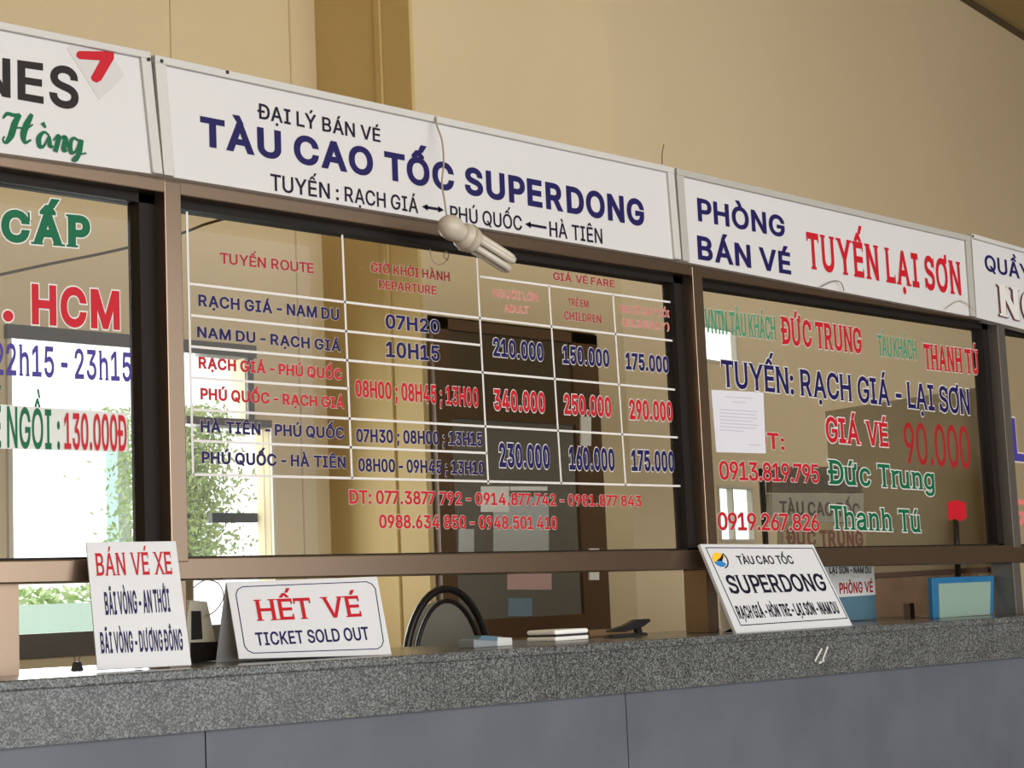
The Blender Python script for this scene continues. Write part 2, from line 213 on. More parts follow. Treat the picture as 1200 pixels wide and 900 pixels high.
# ------------------------------------------------------------------ lettering
GLYPHS = """(|89,207 1,37 4,39 7,41 8,40 10,39 13,38 13,36 15,33 17,29 59,0 -17,-36 -15,-37 -13,-38 -12,-38 -10,-39 -8,-38 -5,-37 -4,-35 -1,-34 1,-31 3,-31 5,-30 7,-32 10,-33 11,-34 14,-35 16,-38 18,-39 -59,0 -27,50 -22,50 -17,51 -12,51 -7,50
)|37,-96 19,40 16,38 14,36 11,34 9,33 7,31 5,31 3,30 1,30 -1,34 -4,35 -5,37 -8,38 -10,39 -12,38 -13,38 -15,37 -17,36 60,0 16,-29 15,-33 14,-36 12,-38 10,-39 9,-41 6,-40 4,-39 1,-37 -2,-51 -8,-52 -13,-51 -17,-50 -21,-50 -26,-49
-|337,244 0,-56 -223,0 0,56
.|95,-4 -12,1 -10,4 -10,8 -8,9 -4,11 -1,12 1,12 4,11 8,9 10,8 10,4 12,2 12,-2 11,-4 10,-8 7,-9 5,-11 1,-12 -1,-12 -5,-11 -7,-9 -10,-8 -11,-4
0|227,-7 -36,4 -33,10 -28,17 -25,24 -20,29 -16,36 -12,42 -7,47 -2,52 2,52 7,47 12,42 16,36 21,30 24,23 29,18 32,10 36,4 35,-4 33,-10 28,-18 25,-23 20,-30 16,-36 12,-42 7,-47 2,-52 -2,-52 -7,-47 -12,-42 -16,-36 -20,-29 -25,-24 -28,-17 -32,-10/227,50 23,2 21,8 19,14 16,18 14,24 10,28 8,32 4,37 2,41 -2,41 -4,37 -8,33 -10,28 -14,23 -16,19 -19,14 -21,8 -23,3 -24,-3 -21,-8 -19,-14 -16,-19 -13,-23 -11,-28 -8,-33 -4,-37 -2,-41 2,-41 4,-37 8,-32 11,-28 13,-24 16,-18 19,-14 21,-8
1|76,0 0,55 315,0 0,-55/276,509 0,-509 -64,0 0,448 -3,0 -123,-90 0,69 112,82
2|64,0 0,47 170,182 18,19 16,18 14,16 12,16 9,14 8,15 5,14 3,15 1,15 -1,18 -4,16 -7,14 -10,12 -11,10 -14,8 -15,6 -17,3 -17,2 -19,-2 -17,-4 -16,-7 -13,-9 -11,-11 -9,-14 -7,-15 -4,-17 -1,-19 -61,0 2,29 7,27 11,24 16,22 19,18 22,14 25,11 28,6 29,3 29,-3 27,-6 25,-10 22,-15 18,-17 15,-20 11,-22 7,-25 2,-26 -1,-18 -3,-18 -6,-18 -8,-19 -12,-19 -15,-21 -19,-24 -23,-26 -27,-29 -114,-120 0,-3 236,0 0,-57
3|218,-7 -30,2 -29,6 -26,9 -25,12 -20,16 -18,19 -13,22 -9,25 -4,28 65,0 3,-17 6,-15 8,-13 11,-11 13,-10 15,-7 17,-5 18,-3 19,-1 20,1 19,4 17,6 16,8 13,11 11,13 8,15 5,17 1,20 -1,18 -5,17 -7,16 -10,15 -14,12 -17,11 -21,7 -25,5 -28,2 -44,0 0,51 131,149 0,4 -218,0 0,57 302,0 0,-48 -161,-183 0,11 36,1 32,-4 29,-10 25,-14 21,-18 17,-22 12,-24 8,-25 2,-28 -3,-29 -7,-26 -13,-24 -16,-21 -21,-18 -24,-15 -28,-10 -30,-7
4|40,105 0,53 207,351 64,0 -202,-343 0,-3 304,0 0,-58/282,0 0,121 0,25 0,172 61,0 0,-318
5|221,-7 -29,2 -27,6 -25,10 -22,14 -19,16 -16,19 -12,22 -8,23 -3,25 62,0 3,-15 5,-13 8,-13 10,-11 12,-10 13,-8 15,-6 16,-3 17,-1 20,1 18,5 17,8 15,11 13,14 10,15 8,18 4,19 2,21 -2,21 -5,20 -7,18 -11,16 -13,14 -15,11 -18,8 -19,5 -20,2 -17,-1 -17,-3 -17,-5 -15,-6 -13,-7 -11,-9 -61,7 29,256 270,0 0,-57 -215,0 -17,-151 14,10 14,7 16,7 16,5 18,3 17,1 23,-2 22,-4 20,-7 19,-10 17,-12 15,-14 13,-16 12,-18 9,-20 7,-21 4,-23 1,-24 -3,-31 -7,-30 -12,-26 -17,-24 -20,-20 -23,-17 -27,-12 -29,-7
6|226,-7 -30,3 -28,7 -26,12 -23,16 -19,20 -16,23 -11,27 -7,29 -2,32 1,25 6,25 9,27 13,29 19,34 25,38 115,169 70,0 -171,-248 -6,0 6,9 6,9 8,9 9,7 10,7 12,5 12,4 13,2 14,1 30,-2 26,-7 25,-10 21,-15 18,-18 15,-22 10,-25 7,-28 2,-30 -2,-30 -8,-29 -11,-25 -16,-23 -19,-20 -23,-16 -26,-11 -27,-7/226,48 19,2 18,5 16,8 14,10 11,13 10,15 8,18 4,18 1,20 -1,21 -4,18 -8,17 -10,15 -11,13 -14,10 -16,8 -18,5 -19,1 -19,-1 -17,-5 -16,-7 -14,-11 -12,-12 -10,-15 -7,-17 -5,-18 -1,-21 1,-20 5,-19 7,-17 10,-16 12,-13 14,-10 16,-8 17,-5
7|97,0 226,448 0,4 -261,0 0,57 329,0 0,-60 -226,-449
8|226,-7 -33,2 -30,6 -27,10 -25,14 -20,17 -17,20 -12,22 -8,25 -2,26 1,21 5,20 7,19 10,17 12,16 14,13 16,11 17,8 19,5 -24,11 -20,13 -16,19 -13,22 -7,24 -3,26 3,25 6,24 11,21 16,19 18,16 22,13 24,10 27,6 29,2 29,-2 27,-6 24,-10 22,-13 18,-16 15,-19 12,-21 6,-24 3,-25 -3,-26 -7,-24 -13,-22 -16,-19 -20,-13 -23,-9 19,-7 16,-8 16,-11 14,-13 12,-16 10,-17 8,-19 4,-20 2,-21 -3,-26 -7,-25 -13,-22 -16,-20 -21,-17 -24,-14 -28,-10 -30,-6/226,49 22,1 19,4 18,6 15,9 13,10 10,12 8,15 4,15 2,18 -2,18 -5,16 -8,16 -10,13 -14,11 -15,10 -18,7 -18,4 -21,1 -20,-1 -19,-4 -18,-7 -15,-10 -14,-11 -10,-13 -8,-16 -5,-16 -2,-18 2,-18 4,-15 8,-15 10,-12 13,-10 15,-9 18,-6 20,-4/226,290 18,1 16,3 14,6 13,8 11,10 9,12 7,14 4,15 1,17 -1,16 -4,15 -6,13 -9,12 -11,10 -13,7 -15,6 -16,4 -18,1 -18,-1 -16,-4 -15,-6 -13,-7 -11,-10 -8,-12 -7,-13 -4,-15 -1,-16 1,-17 4,-15 7,-14 9,-12 11,-10 13,-8 15,-6 16,-3
9|226,516 30,-3 29,-7 25,-12 23,-16 19,-20 16,-24 12,-26 7,-30 2,-31 -2,-25 -5,-26 -9,-26 -14,-30 -19,-33 -25,-39 -115,-168 -70,0 171,248 6,0 -5,-10 -7,-9 -8,-8 -9,-7 -10,-7 -11,-5 -12,-4 -13,-3 -14,0 -30,2 -27,6 -24,11 -21,15 -18,18 -15,22 -11,25 -6,27 -2,31 2,30 7,29 12,25 16,23 19,20 23,15 25,12 28,7/226,460 -19,-1 -17,-5 -16,-8 -14,-11 -12,-12 -10,-16 -7,-17 -4,-18 -2,-20 2,-21 4,-18 7,-18 10,-15 12,-12 14,-11 16,-7 17,-5 19,-2 19,2 18,4 16,8 14,10 12,13 9,15 8,17 4,18 1,20 -1,21 -4,19 -8,17 -9,15 -12,13 -14,11 -16,8 -18,5
:|95,-4 -12,1 -10,4 -10,8 -8,9 -4,11 -1,12 1,12 4,11 8,9 10,8 10,4 12,2 12,-2 11,-4 10,-8 7,-9 5,-11 1,-12 -1,-12 -5,-11 -7,-9 -10,-8 -11,-4/95,271 -12,1 -10,5 -10,7 -8,10 -4,10 -1,12 1,12 4,11 8,10 10,7 10,4 12,2 12,-2 11,-4 10,-7 7,-10 5,-11 1,-12 -1,-12 -5,-10 -7,-10 -10,-7 -11,-5
;|38,-119 30,190 69,0 -53,-190/103,271 -11,1 -11,5 -10,7 -7,10 -5,10 -1,12 1,12 5,11 7,10 10,7 11,4 11,2 13,-2 10,-4 10,-7 7,-10 5,-11 1,-12 -1,-12 -5,-10 -7,-10 -10,-7 -10,-5
A|16,0 185,509 75,0 187,-509 -68,0 -108,302 -7,21 -8,23 -8,26 -9,30 -11,36 -12,40 13,0 -12,-41 -11,-35 -9,-31 -9,-26 -7,-23 -6,-20 -106,-302/110,142 0,57 260,0 0,-57
B|60,0 0,509 181,0 33,-2 30,-6 25,-10 21,-14 17,-16 14,-19 9,-21 6,-23 2,-24 -1,-21 -4,-17 -6,-16 -9,-13 -10,-12 -12,-9 -13,-8 -14,-6 -14,-5 0,-5 16,-2 16,-6 16,-9 15,-11 13,-14 11,-17 9,-19 5,-23 2,-25 -2,-25 -6,-23 -10,-21 -14,-19 -18,-17 -24,-13 -27,-10 -33,-6 -37,-2/125,57 120,0 36,3 28,7 21,13 14,16 9,19 2,22 -1,16 -4,16 -8,15 -9,13 -13,12 -14,9 -17,7 -20,4 -21,2 -123,0/125,285 113,0 18,2 17,3 15,6 14,8 12,10 9,12 7,14 5,15 1,17 -3,21 -7,19 -13,17 -19,13 -24,7 -30,3 -115,0
C|267,-7 -42,4 -39,10 -36,18 -31,24 -27,30 -22,36 -17,42 -9,46 -4,51 4,51 9,47 17,41 22,36 27,30 31,25 36,17 39,11 42,4 26,-2 24,-3 23,-7 22,-8 21,-11 19,-14 17,-15 16,-18 13,-20 11,-21 8,-24 6,-25 -65,0 -4,17 -7,15 -8,15 -9,12 -11,11 -12,10 -13,9 -14,7 -15,5 -15,4 -16,2 -17,1 -30,-3 -28,-8 -25,-13 -23,-18 -20,-23 -16,-27 -12,-32 -7,-37 -3,-41 3,-41 7,-36 12,-32 16,-28 20,-23 23,-18 26,-13 27,-7 30,-3 17,1 16,2 15,4 15,5 14,7 13,9 12,9 11,12 9,12 8,14 7,16 4,16 65,0 -6,-25 -8,-23 -11,-21 -13,-20 -15,-18 -18,-15 -19,-14 -20,-11 -22,-8 -24,-7 -24,-4
D|219,0 -123,0 0,57 119,0 39,3 34,8 30,13 25,18 20,23 16,27 11,32 7,35 2,39 -2,39 -7,35 -11,32 -15,27 -20,22 -24,18 -29,13 -33,8 -37,3 -128,0 0,57 132,0 48,-4 42,-10 38,-17 32,-23 27,-29 21,-35 16,-40 9,-45 4,-51 -4,-50 -9,-46 -16,-40 -22,-36 -27,-29 -33,-23 -39,-17 -44,-11/125,509 0,-509 -65,0 0,509
E|60,0 0,509 312,0 0,-57 -247,0 0,-166 230,0 0,-57 -230,0 0,-172 250,0 0,-57
F|60,0 0,509 309,0 0,-57 -244,0 0,-174 221,0 0,-57 -221,0 0,-221
G|269,-7 -44,4 -40,10 -36,18 -31,24 -27,30 -22,37 -16,41 -10,46 -3,51 3,51 10,47 16,41 22,36 26,30 32,25 35,17 39,11 42,4 26,-2 25,-4 24,-6 23,-10 21,-11 19,-14 18,-16 15,-17 13,-20 11,-21 8,-22 6,-24 -66,0 -6,16 -7,14 -8,14 -9,13 -10,11 -12,10 -12,9 -14,7 -15,5 -15,5 -17,2 -18,1 -29,-3 -27,-8 -26,-13 -23,-18 -19,-22 -16,-28 -12,-32 -7,-37 -3,-41 3,-41 7,-36 12,-32 16,-28 20,-22 23,-19 26,-13 28,-7 31,-3 27,2 26,6 23,10 20,14 17,17 14,21 11,24 6,26 2,29 19,-3 -151,0 0,57 195,0 0,-56 -3,-40 -9,-36 -15,-33 -20,-29 -25,-24 -29,-19 -33,-14 -36,-9
H|60,0 0,509 65,0 0,-220 267,0 0,220 65,0 0,-509 -65,0 0,232 -267,0 0,-232
I|31,0 0,57 87,0 0,395 -87,0 0,57 238,0 0,-57 -86,0 0,-395 86,0 0,-57
J|185,-7 -42,5 -37,13 -31,22 -23,30 -14,37 -5,45 0,28 65,0 0,-28 2,-28 8,-24 14,-19 17,-13 21,-8 25,-3 24,3 21,8 18,13 13,19 8,24 3,28 0,364 64,0 0,-364 -4,-45 -14,-37 -24,-30 -31,-22 -36,-13
K|104,145 0,71 12,15 12,15 11,15 12,14 11,14 12,14 13,14 12,14 13,13 152,165 84,0 -217,-233 -3,0/60,0 0,509 65,0 0,-175 -1,-109 1,-32 0,-193/372,0 -184,259 40,50 221,-309
L|60,0 0,509 65,0 0,-452 236,0 0,-57
M|60,0 0,509 92,0 125,-322 10,-28 12,-36 12,-39 11,-35 -15,0 11,34 12,38 12,37 10,29 124,322 92,0 0,-509 -64,0 0,291 0,36 1,42 1,44 1,44 6,0 -5,-16 -5,-16 -5,-16 -16,-46 -15,-41 -11,-31 -114,-291 -56,0 -116,291 -11,30 -14,40 -16,47 -17,49 7,0 1,-41 1,-44 1,-44 0,-37 0,-291
N|60,0 0,509 76,0 207,-326 6,-9 6,-11 8,-12 8,-14 8,-15 9,-15 8,-17 9,-17 9,-18 -9,-1 -2,18 -1,18 -1,18 -1,18 -1,16 0,15 0,38 0,314 64,0 0,-509 -76,0 -185,290 -25,41 -9,15 -9,17 -11,18 -40,71 11,2 3,-70 2,-56 1,-37 0,-291
O|267,-7 -42,4 -39,10 -36,18 -31,24 -27,30 -22,36 -17,42 -9,46 -4,51 4,51 9,47 17,41 22,36 27,30 31,25 36,17 39,11 42,4 42,-4 39,-11 36,-17 31,-25 27,-30 22,-36 16,-41 10,-47 3,-51 -3,-51 -10,-46 -16,-42 -22,-36 -27,-30 -31,-24 -36,-18 -39,-10/267,53 29,2 28,8 25,13 23,18 20,22 16,28 12,32 8,37 2,41 -2,41 -8,37 -12,33 -16,27 -20,23 -23,18 -25,13 -28,7 -29,3 -30,-3 -27,-8 -26,-12 -23,-18 -19,-23 -17,-28 -12,-32 -7,-37 -3,-41 3,-41 7,-37 12,-32 17,-27 19,-23 23,-18 26,-13 27,-8
P|60,0 0,509 175,0 37,-3 33,-7 27,-12 24,-16 19,-19 15,-22 10,-26 7,-27 2,-29 -2,-30 -7,-27 -10,-26 -15,-22 -19,-20 -24,-16 -27,-12 -33,-7 -37,-2 -126,0 0,56 124,0 24,2 22,4 18,8 15,10 12,13 9,15 6,16 4,18 1,20 -1,19 -4,18 -6,17 -9,14 -12,12 -15,11 -18,7 -22,5 -25,1 -107,0 0,-452
Q|245,159 68,0 56,-74 15,-20 84,-113 -67,0 -55,75 -15,19/267,-7 -42,4 -39,10 -36,18 -31,24 -27,30 -22,36 -17,42 -9,46 -4,51 4,51 9,47 17,41 22,36 27,30 31,25 36,17 39,11 42,4 42,-4 39,-11 36,-17 31,-25 27,-30 22,-36 16,-41 10,-47 3,-51 -3,-51 -10,-46 -16,-42 -22,-36 -27,-30 -31,-24 -36,-18 -39,-10/267,53 29,2 28,8 25,13 23,18 20,22 16,28 12,32 8,37 2,41 -2,41 -8,37 -12,33 -16,27 -20,23 -23,18 -25,13 -28,7 -29,3 -30,-3 -27,-8 -26,-12 -23,-18 -19,-23 -17,-28 -12,-32 -7,-37 -3,-41 3,-41 7,-37 12,-32 17,-27 19,-23 23,-18 26,-13 27,-8
R|60,0 0,509 176,0 37,-3 32,-6 28,-11 23,-16 20,-18 14,-22 11,-25 6,-27 2,-29 -2,-29 -6,-27 -11,-25 -14,-21 -20,-18 -23,-15 -28,-11 -32,-6 -37,-2 -140,0 0,57 138,0 24,1 22,4 18,7 15,9 12,11 9,13 6,16 4,17 1,19 -1,19 -4,18 -6,16 -9,14 -12,11 -15,10 -19,6 -21,5 -25,1 -108,0 0,-452/353,0 -123,229 73,0 125,-229
S|224,-9 -36,2 -32,6 -28,10 -26,14 -21,17 -17,20 -13,23 -9,26 -4,28 66,0 4,-19 6,-16 9,-14 13,-12 14,-10 16,-7 19,-6 19,-3 20,-1 22,1 21,4 19,6 17,9 14,10 12,13 9,14 6,16 2,17 -2,15 -4,14 -8,11 -10,10 -12,8 -14,8 -16,6 -17,6 -18,5 -61,17 -39,14 -33,16 -26,20 -19,24 -11,28 -4,31 2,28 8,25 13,23 17,20 21,16 25,14 27,10 30,6 32,2 32,-2 30,-6 27,-10 24,-14 20,-16 17,-19 13,-22 8,-24 3,-25 -64,0 -5,24 -12,19 -18,16 -22,12 -26,7 -29,3 -21,-2 -19,-3 -18,-6 -15,-8 -13,-10 -10,-12 -8,-13 -4,-14 -2,-15 2,-17 5,-14 9,-11 11,-10 13,-9 14,-7 15,-6 14,-5 14,-4 52,-14 15,-4 16,-5 17,-6 16,-8 16,-8 15,-10 13,-12 12,-13 11,-15 7,-18 5,-19 1,-22 -2,-27 -7,-25 -13,-23 -16,-21 -21,-18 -26,-14 -29,-11 -33,-7
T|32,452 0,57 385,0 0,-57 -160,0 0,-452 -64,0 0,452
U|259,-8 -39,2 -34,8 -32,13 -28,18 -23,22 -18,25 -14,28 -8,32 -3,33 0,336 64,0 0,-331 2,-23 6,-22 9,-20 12,-18 16,-15 18,-12 21,-9 24,-6 27,-1 26,1 24,6 22,9 18,12 15,15 13,18 8,20 6,22 2,23 0,331 64,0 0,-336 -3,-33 -8,-32 -13,-28 -19,-25 -23,-22 -28,-18 -31,-13 -35,-8
V|204,0 -188,509 68,0 108,-303 7,-19 8,-23 8,-27 10,-31 11,-35 12,-40 -13,0 12,40 10,36 10,31 9,27 7,22 7,19 105,303 68,0 -185,-509
W|155,0 -139,509 66,0 81,-313 4,-17 5,-17 3,-17 12,-51 3,-18 4,-18 3,-18 -8,0 4,18 3,18 4,18 3,17 4,17 4,17 13,51 82,313 74,0 82,-313 4,-17 4,-17 4,-17 12,-51 4,-18 4,-18 3,-18 -9,0 4,18 3,18 4,18 4,17 3,17 4,17 13,51 80,313 67,0 -140,-509 -75,0 -87,323 -6,22 -5,23 -6,23 -5,26 -5,28 -5,30 14,0 -5,-29 -5,-26 -5,-25 -5,-24 -6,-24 -6,-24 -88,-323
X|18,0 199,284 0,-48 -188,273 75,0 74,-109 10,-14 8,-13 8,-12 7,-11 6,-10 6,-11 7,-11 6,-13 7,-13 -11,0 20,37 6,10 7,11 7,11 26,39 76,109 72,0 -187,-270 0,48 197,-287 -74,0 -90,129 -24,36 -6,10 -6,10 -6,10 -6,11 -7,12 -7,13 14,0 -6,-12 -7,-12 -6,-11 -6,-10 -6,-10 -7,-10 -24,-37 -91,-129
Y|203,0 0,208 -187,301 75,0 101,-165 11,-17 10,-18 9,-17 9,-18 9,-20 10,-24 -26,0 9,24 9,21 9,18 9,17 10,17 10,17 101,165 74,0 -187,-301 0,-208
Z|42,0 0,46 231,339 11,15 11,15 11,16 12,15 11,15 12,15 7,-22 -21,-1 -21,0 -21,-1 -20,0 -21,0 -21,0 -183,0 0,57 357,0 0,-47 -228,-333 -12,-16 -11,-16 -12,-16 -37,-48 -7,21 21,1 20,1 21,1 21,0 20,0 21,0 185,0 0,-57
a|160,-9 -23,2 -22,4 -21,8 -18,10 -16,14 -12,16 -10,18 -6,21 -2,24 2,20 4,18 7,15 10,13 11,10 14,9 14,7 16,6 17,5 18,3 18,3 17,3 56,7 13,2 10,2 8,4 6,5 3,6 2,9 -1,17 -3,13 -5,12 -7,10 -9,8 -11,7 -13,5 -15,3 -16,1 -18,-1 -15,-3 -14,-5 -12,-6 -10,-7 -9,-8 -8,-9 -6,-9 -4,-9 -59,17 10,22 13,18 15,15 16,12 19,10 19,7 20,5 20,3 21,1 14,0 15,-2 16,-3 16,-4 16,-6 15,-9 14,-10 12,-14 10,-16 8,-19 5,-23 2,-27 0,-251 -60,0 0,52 -5,0 -5,-9 -7,-9 -8,-9 -10,-9 -13,-8 -14,-7 -16,-5 -18,-3/170,45 22,2 19,4 17,8 14,9 12,12 9,13 7,15 4,14 2,16 0,52 -4,-3 -5,-3 -8,-2 -8,-2 -10,-2 -10,-2 -31,-5 -25,-3 -14,-2 -14,-3 -13,-4 -12,-6 -10,-6 -9,-8 -6,-9 -4,-12 -1,-13 1,-12 3,-11 6,-10 7,-8 10,-7 11,-5 12,-4 14,-2
c|207,-8 -33,3 -30,8 -27,13 -24,19 -21,23 -16,27 -12,31 -7,34 -3,37 3,38 7,35 12,31 16,27 21,23 24,19 27,14 30,8 33,2 19,0 17,-3 17,-4 16,-6 15,-7 14,-8 13,-10 12,-11 10,-13 9,-14 7,-15 6,-16 -59,-15 -3,10 -5,9 -5,8 -6,8 -6,7 -8,7 -9,5 -9,5 -10,4 -11,3 -11,1 -13,1 -23,-2 -21,-7 -18,-11 -15,-14 -12,-18 -10,-20 -6,-22 -4,-24 -2,-25 2,-24 4,-24 6,-22 10,-20 12,-17 15,-14 18,-11 21,-6 23,-3 13,1 12,2 11,3 10,3 9,5 9,6 8,7 6,7 7,9 5,9 4,9 3,10 59,-15 -6,-16 -7,-16 -9,-14 -10,-13 -12,-11 -13,-11 -14,-9 -15,-7 -16,-6 -17,-4 -18,-2
g|207,-151 -27,2 -24,3 -22,6 -20,8 -17,10 -15,12 -12,13 -11,13 -8,15 50,28 6,-8 7,-8 8,-9 9,-8 11,-8 12,-6 15,-5 18,-3 20,-1 29,2 25,8 21,12 16,17 10,24 3,28 0,74 -5,0 -5,-8 -7,-9 -7,-10 -10,-9 -11,-9 -14,-7 -16,-6 -19,-4 -22,-1 -30,2 -27,7 -25,13 -23,16 -19,22 -16,25 -12,30 -7,34 -2,37 2,38 7,34 12,30 16,27 19,22 22,19 26,13 28,8 30,2 22,-1 19,-4 16,-6 14,-8 12,-9 9,-10 8,-10 6,-9 6,-8 5,0 0,60 59,0 0,-388 -2,-31 -7,-27 -13,-23 -16,-19 -20,-15 -23,-12 -26,-8 -28,-5/205,59 22,2 19,5 18,9 14,12 12,16 10,18 7,21 4,24 1,27 -1,26 -4,23 -7,22 -9,19 -12,16 -15,13 -17,10 -20,6 -22,2 -23,-2 -19,-6 -18,-10 -15,-14 -12,-16 -9,-20 -7,-21 -4,-23 -2,-25 2,-26 4,-23 7,-21 9,-19 13,-16 14,-12 18,-10 20,-5
h|114,227 0,-227 -61,0 0,509 61,0 0,-222 -12,0 14,32 16,25 20,18 23,12 25,8 27,2 25,-1 23,-6 20,-8 18,-13 15,-16 13,-19 9,-23 5,-27 2,-31 0,-240 -61,0 0,235 -3,28 -7,23 -13,18 -17,14 -21,8 -25,3 -18,-1 -16,-4 -15,-7 -14,-9 -11,-11 -10,-14 -7,-17 -4,-18
n|114,227 0,-227 -61,0 0,379 59,0 0,-92 -10,0 14,32 16,25 20,18 23,12 25,8 27,2 25,-1 23,-6 20,-8 18,-13 15,-16 13,-19 9,-23 5,-27 2,-31 0,-240 -61,0 0,235 -3,28 -7,23 -13,18 -17,14 -21,8 -25,3 -18,-1 -16,-4 -15,-7 -14,-9 -11,-11 -10,-14 -7,-17 -4,-18
r|53,0 0,379 59,0 0,-58 3,0 9,18 13,15 15,13 19,10 20,6 22,2 16,-1 14,0 0,-62 -13,2 -7,1 -8,1 -8,0 -17,-2 -16,-3 -15,-6 -13,-9 -11,-10 -9,-12 -7,-15 -4,-15 -1,-17 0,-237
u|182,-5 -24,2 -23,5 -20,9 -18,12 -15,16 -13,20 -9,23 -6,27 -1,30 0,240 61,0 0,-235 2,-27 8,-23 13,-19 17,-14 21,-8 25,-3 18,1 16,4 15,7 14,9 11,12 9,14 7,16 5,19 1,21 0,226 61,0 0,-379 -59,0 0,92 9,0 -13,-32 -17,-25 -20,-18 -23,-12 -25,-8
À|16,0 185,509 75,0 187,-509 -68,0 -108,302 -7,21 -8,23 -8,26 -9,30 -11,36 -12,40 13,0 -12,-41 -11,-35 -9,-31 -9,-26 -7,-23 -6,-20 -106,-302/110,142 0,57 260,0 0,-57/216,558 -66,101 68,0 48,-101
Á|16,0 185,509 75,0 187,-509 -68,0 -108,302 -7,21 -8,23 -8,26 -9,30 -11,36 -12,40 13,0 -12,-41 -11,-35 -9,-31 -9,-26 -7,-23 -6,-20 -106,-302/110,142 0,57 260,0 0,-57/213,558 47,101 69,0 -66,-101
Ã|16,0 185,509 75,0 187,-509 -68,0 -108,302 -7,21 -8,23 -8,26 -9,30 -11,36 -12,40 13,0 -12,-41 -11,-35 -9,-31 -9,-26 -7,-23 -6,-20 -106,-302/110,142 0,57 260,0 0,-57/284,576 -8,0 -8,2 -8,2 -8,3 -8,3 -7,4 -20,10 -6,2 -5,1 -5,1 -5,-1 -4,-3 -4,-5 -2,-5 -2,-7 -1,-6 -42,0 2,19 4,17 8,15 10,11 14,6 17,3 8,-1 8,-1 8,-3 8,-3 7,-3 6,-4 19,-10 6,-2 6,-2 6,0 5,1 4,2 4,3 3,6 2,7 1,8 42,0 -2,-20 -5,-17 -8,-14 -11,-11 -13,-6
É|60,0 0,509 312,0 0,-57 -247,0 0,-166 230,0 0,-57 -230,0 0,-172 250,0 0,-57/191,558 48,101 68,0 -66,-101
Ê|60,0 0,509 312,0 0,-57 -247,0 0,-166 230,0 0,-57 -230,0 0,-172 250,0 0,-57/169,565 -60,0 80,94 58,0 80,-92 -61,-2 -48,59
Ò|267,-7 -42,4 -39,10 -36,18 -31,24 -27,30 -22,36 -17,42 -9,46 -4,51 4,51 9,47 17,41 22,36 27,30 31,25 36,17 39,11 42,4 42,-4 39,-11 36,-17 31,-25 27,-30 22,-36 16,-41 10,-47 3,-51 -3,-51 -10,-46 -16,-42 -22,-36 -27,-30 -31,-24 -36,-18 -39,-10/267,53 29,2 28,8 25,13 23,18 20,22 16,28 12,32 8,37 2,41 -2,41 -8,37 -12,33 -16,27 -20,23 -23,18 -25,13 -28,7 -29,3 -30,-3 -27,-8 -26,-12 -23,-18 -19,-23 -17,-28 -12,-32 -7,-37 -3,-41 3,-41 7,-37 12,-32 17,-27 19,-23 23,-18 26,-13 27,-8/243,558 -66,101 68,0 48,-101
Ô|267,-7 -42,4 -39,10 -36,18 -31,24 -27,30 -22,36 -17,42 -9,46 -4,51 4,51 9,47 17,41 22,36 27,30 31,25 36,17 39,11 42,4 42,-4 39,-11 36,-17 31,-25 27,-30 22,-36 16,-41 10,-47 3,-51 -3,-51 -10,-46 -16,-42 -22,-36 -27,-30 -31,-24 -36,-18 -39,-10/267,53 29,2 28,8 25,13 23,18 20,22 16,28 12,32 8,37 2,41 -2,41 -8,37 -12,33 -16,27 -20,23 -23,18 -25,13 -28,7 -29,3 -30,-3 -27,-8 -26,-12 -23,-18 -19,-23 -17,-28 -12,-32 -7,-37 -3,-41 3,-41 7,-37 12,-32 17,-27 19,-23 23,-18 26,-13 27,-8/218,565 -60,0 80,94 58,0 81,-92 -62,-2 -48,59
Ú|259,-8 -39,2 -34,8 -32,13 -28,18 -23,22 -18,25 -14,28 -8,32 -3,33 0,336 64,0 0,-331 2,-23 6,-22 9,-20 12,-18 16,-15 18,-12 21,-9 24,-6 27,-1 26,1 24,6 22,9 18,12 15,15 13,18 8,20 6,22 2,23 0,331 64,0 0,-336 -3,-33 -8,-32 -13,-28 -19,-25 -23,-22 -28,-18 -31,-13 -35,-8/232,558 48,101 68,0 -66,-101
Ý|203,0 0,208 -187,301 75,0 101,-165 11,-17 10,-18 9,-17 9,-18 9,-20 10,-24 -26,0 9,24 9,21 9,18 9,17 10,17 10,17 101,165 74,0 -187,-301 0,-208/209,558 48,101 68,0 -66,-101
ú|182,-5 -24,2 -23,5 -20,9 -18,12 -15,16 -13,20 -9,23 -6,27 -1,30 0,240 61,0 0,-235 2,-27 8,-23 13,-19 17,-14 21,-8 25,-3 18,1 16,4 15,7 14,9 11,12 9,14 7,16 5,19 1,21 0,226 61,0 0,-379 -59,0 0,92 9,0 -13,-32 -17,-25 -20,-18 -23,-12 -25,-8/178,429 48,100 68,0 -66,-100
Đ|230,0 -123,0 0,57 119,0 39,3 34,8 30,13 25,18 20,23 16,27 11,32 7,35 2,39 -2,39 -7,35 -11,32 -15,27 -20,22 -25,18 -28,13 -33,8 -37,3 -128,0 0,57 132,0 47,-4 43,-10 37,-17 33,-23 27,-29 21,-35 16,-40 9,-45 4,-51 -4,-50 -9,-46 -16,-40 -22,-36 -27,-29 -33,-23 -39,-17 -44,-11/136,509 0,-509 -65,0 0,509/7,228 0,53 263,0 0,-53
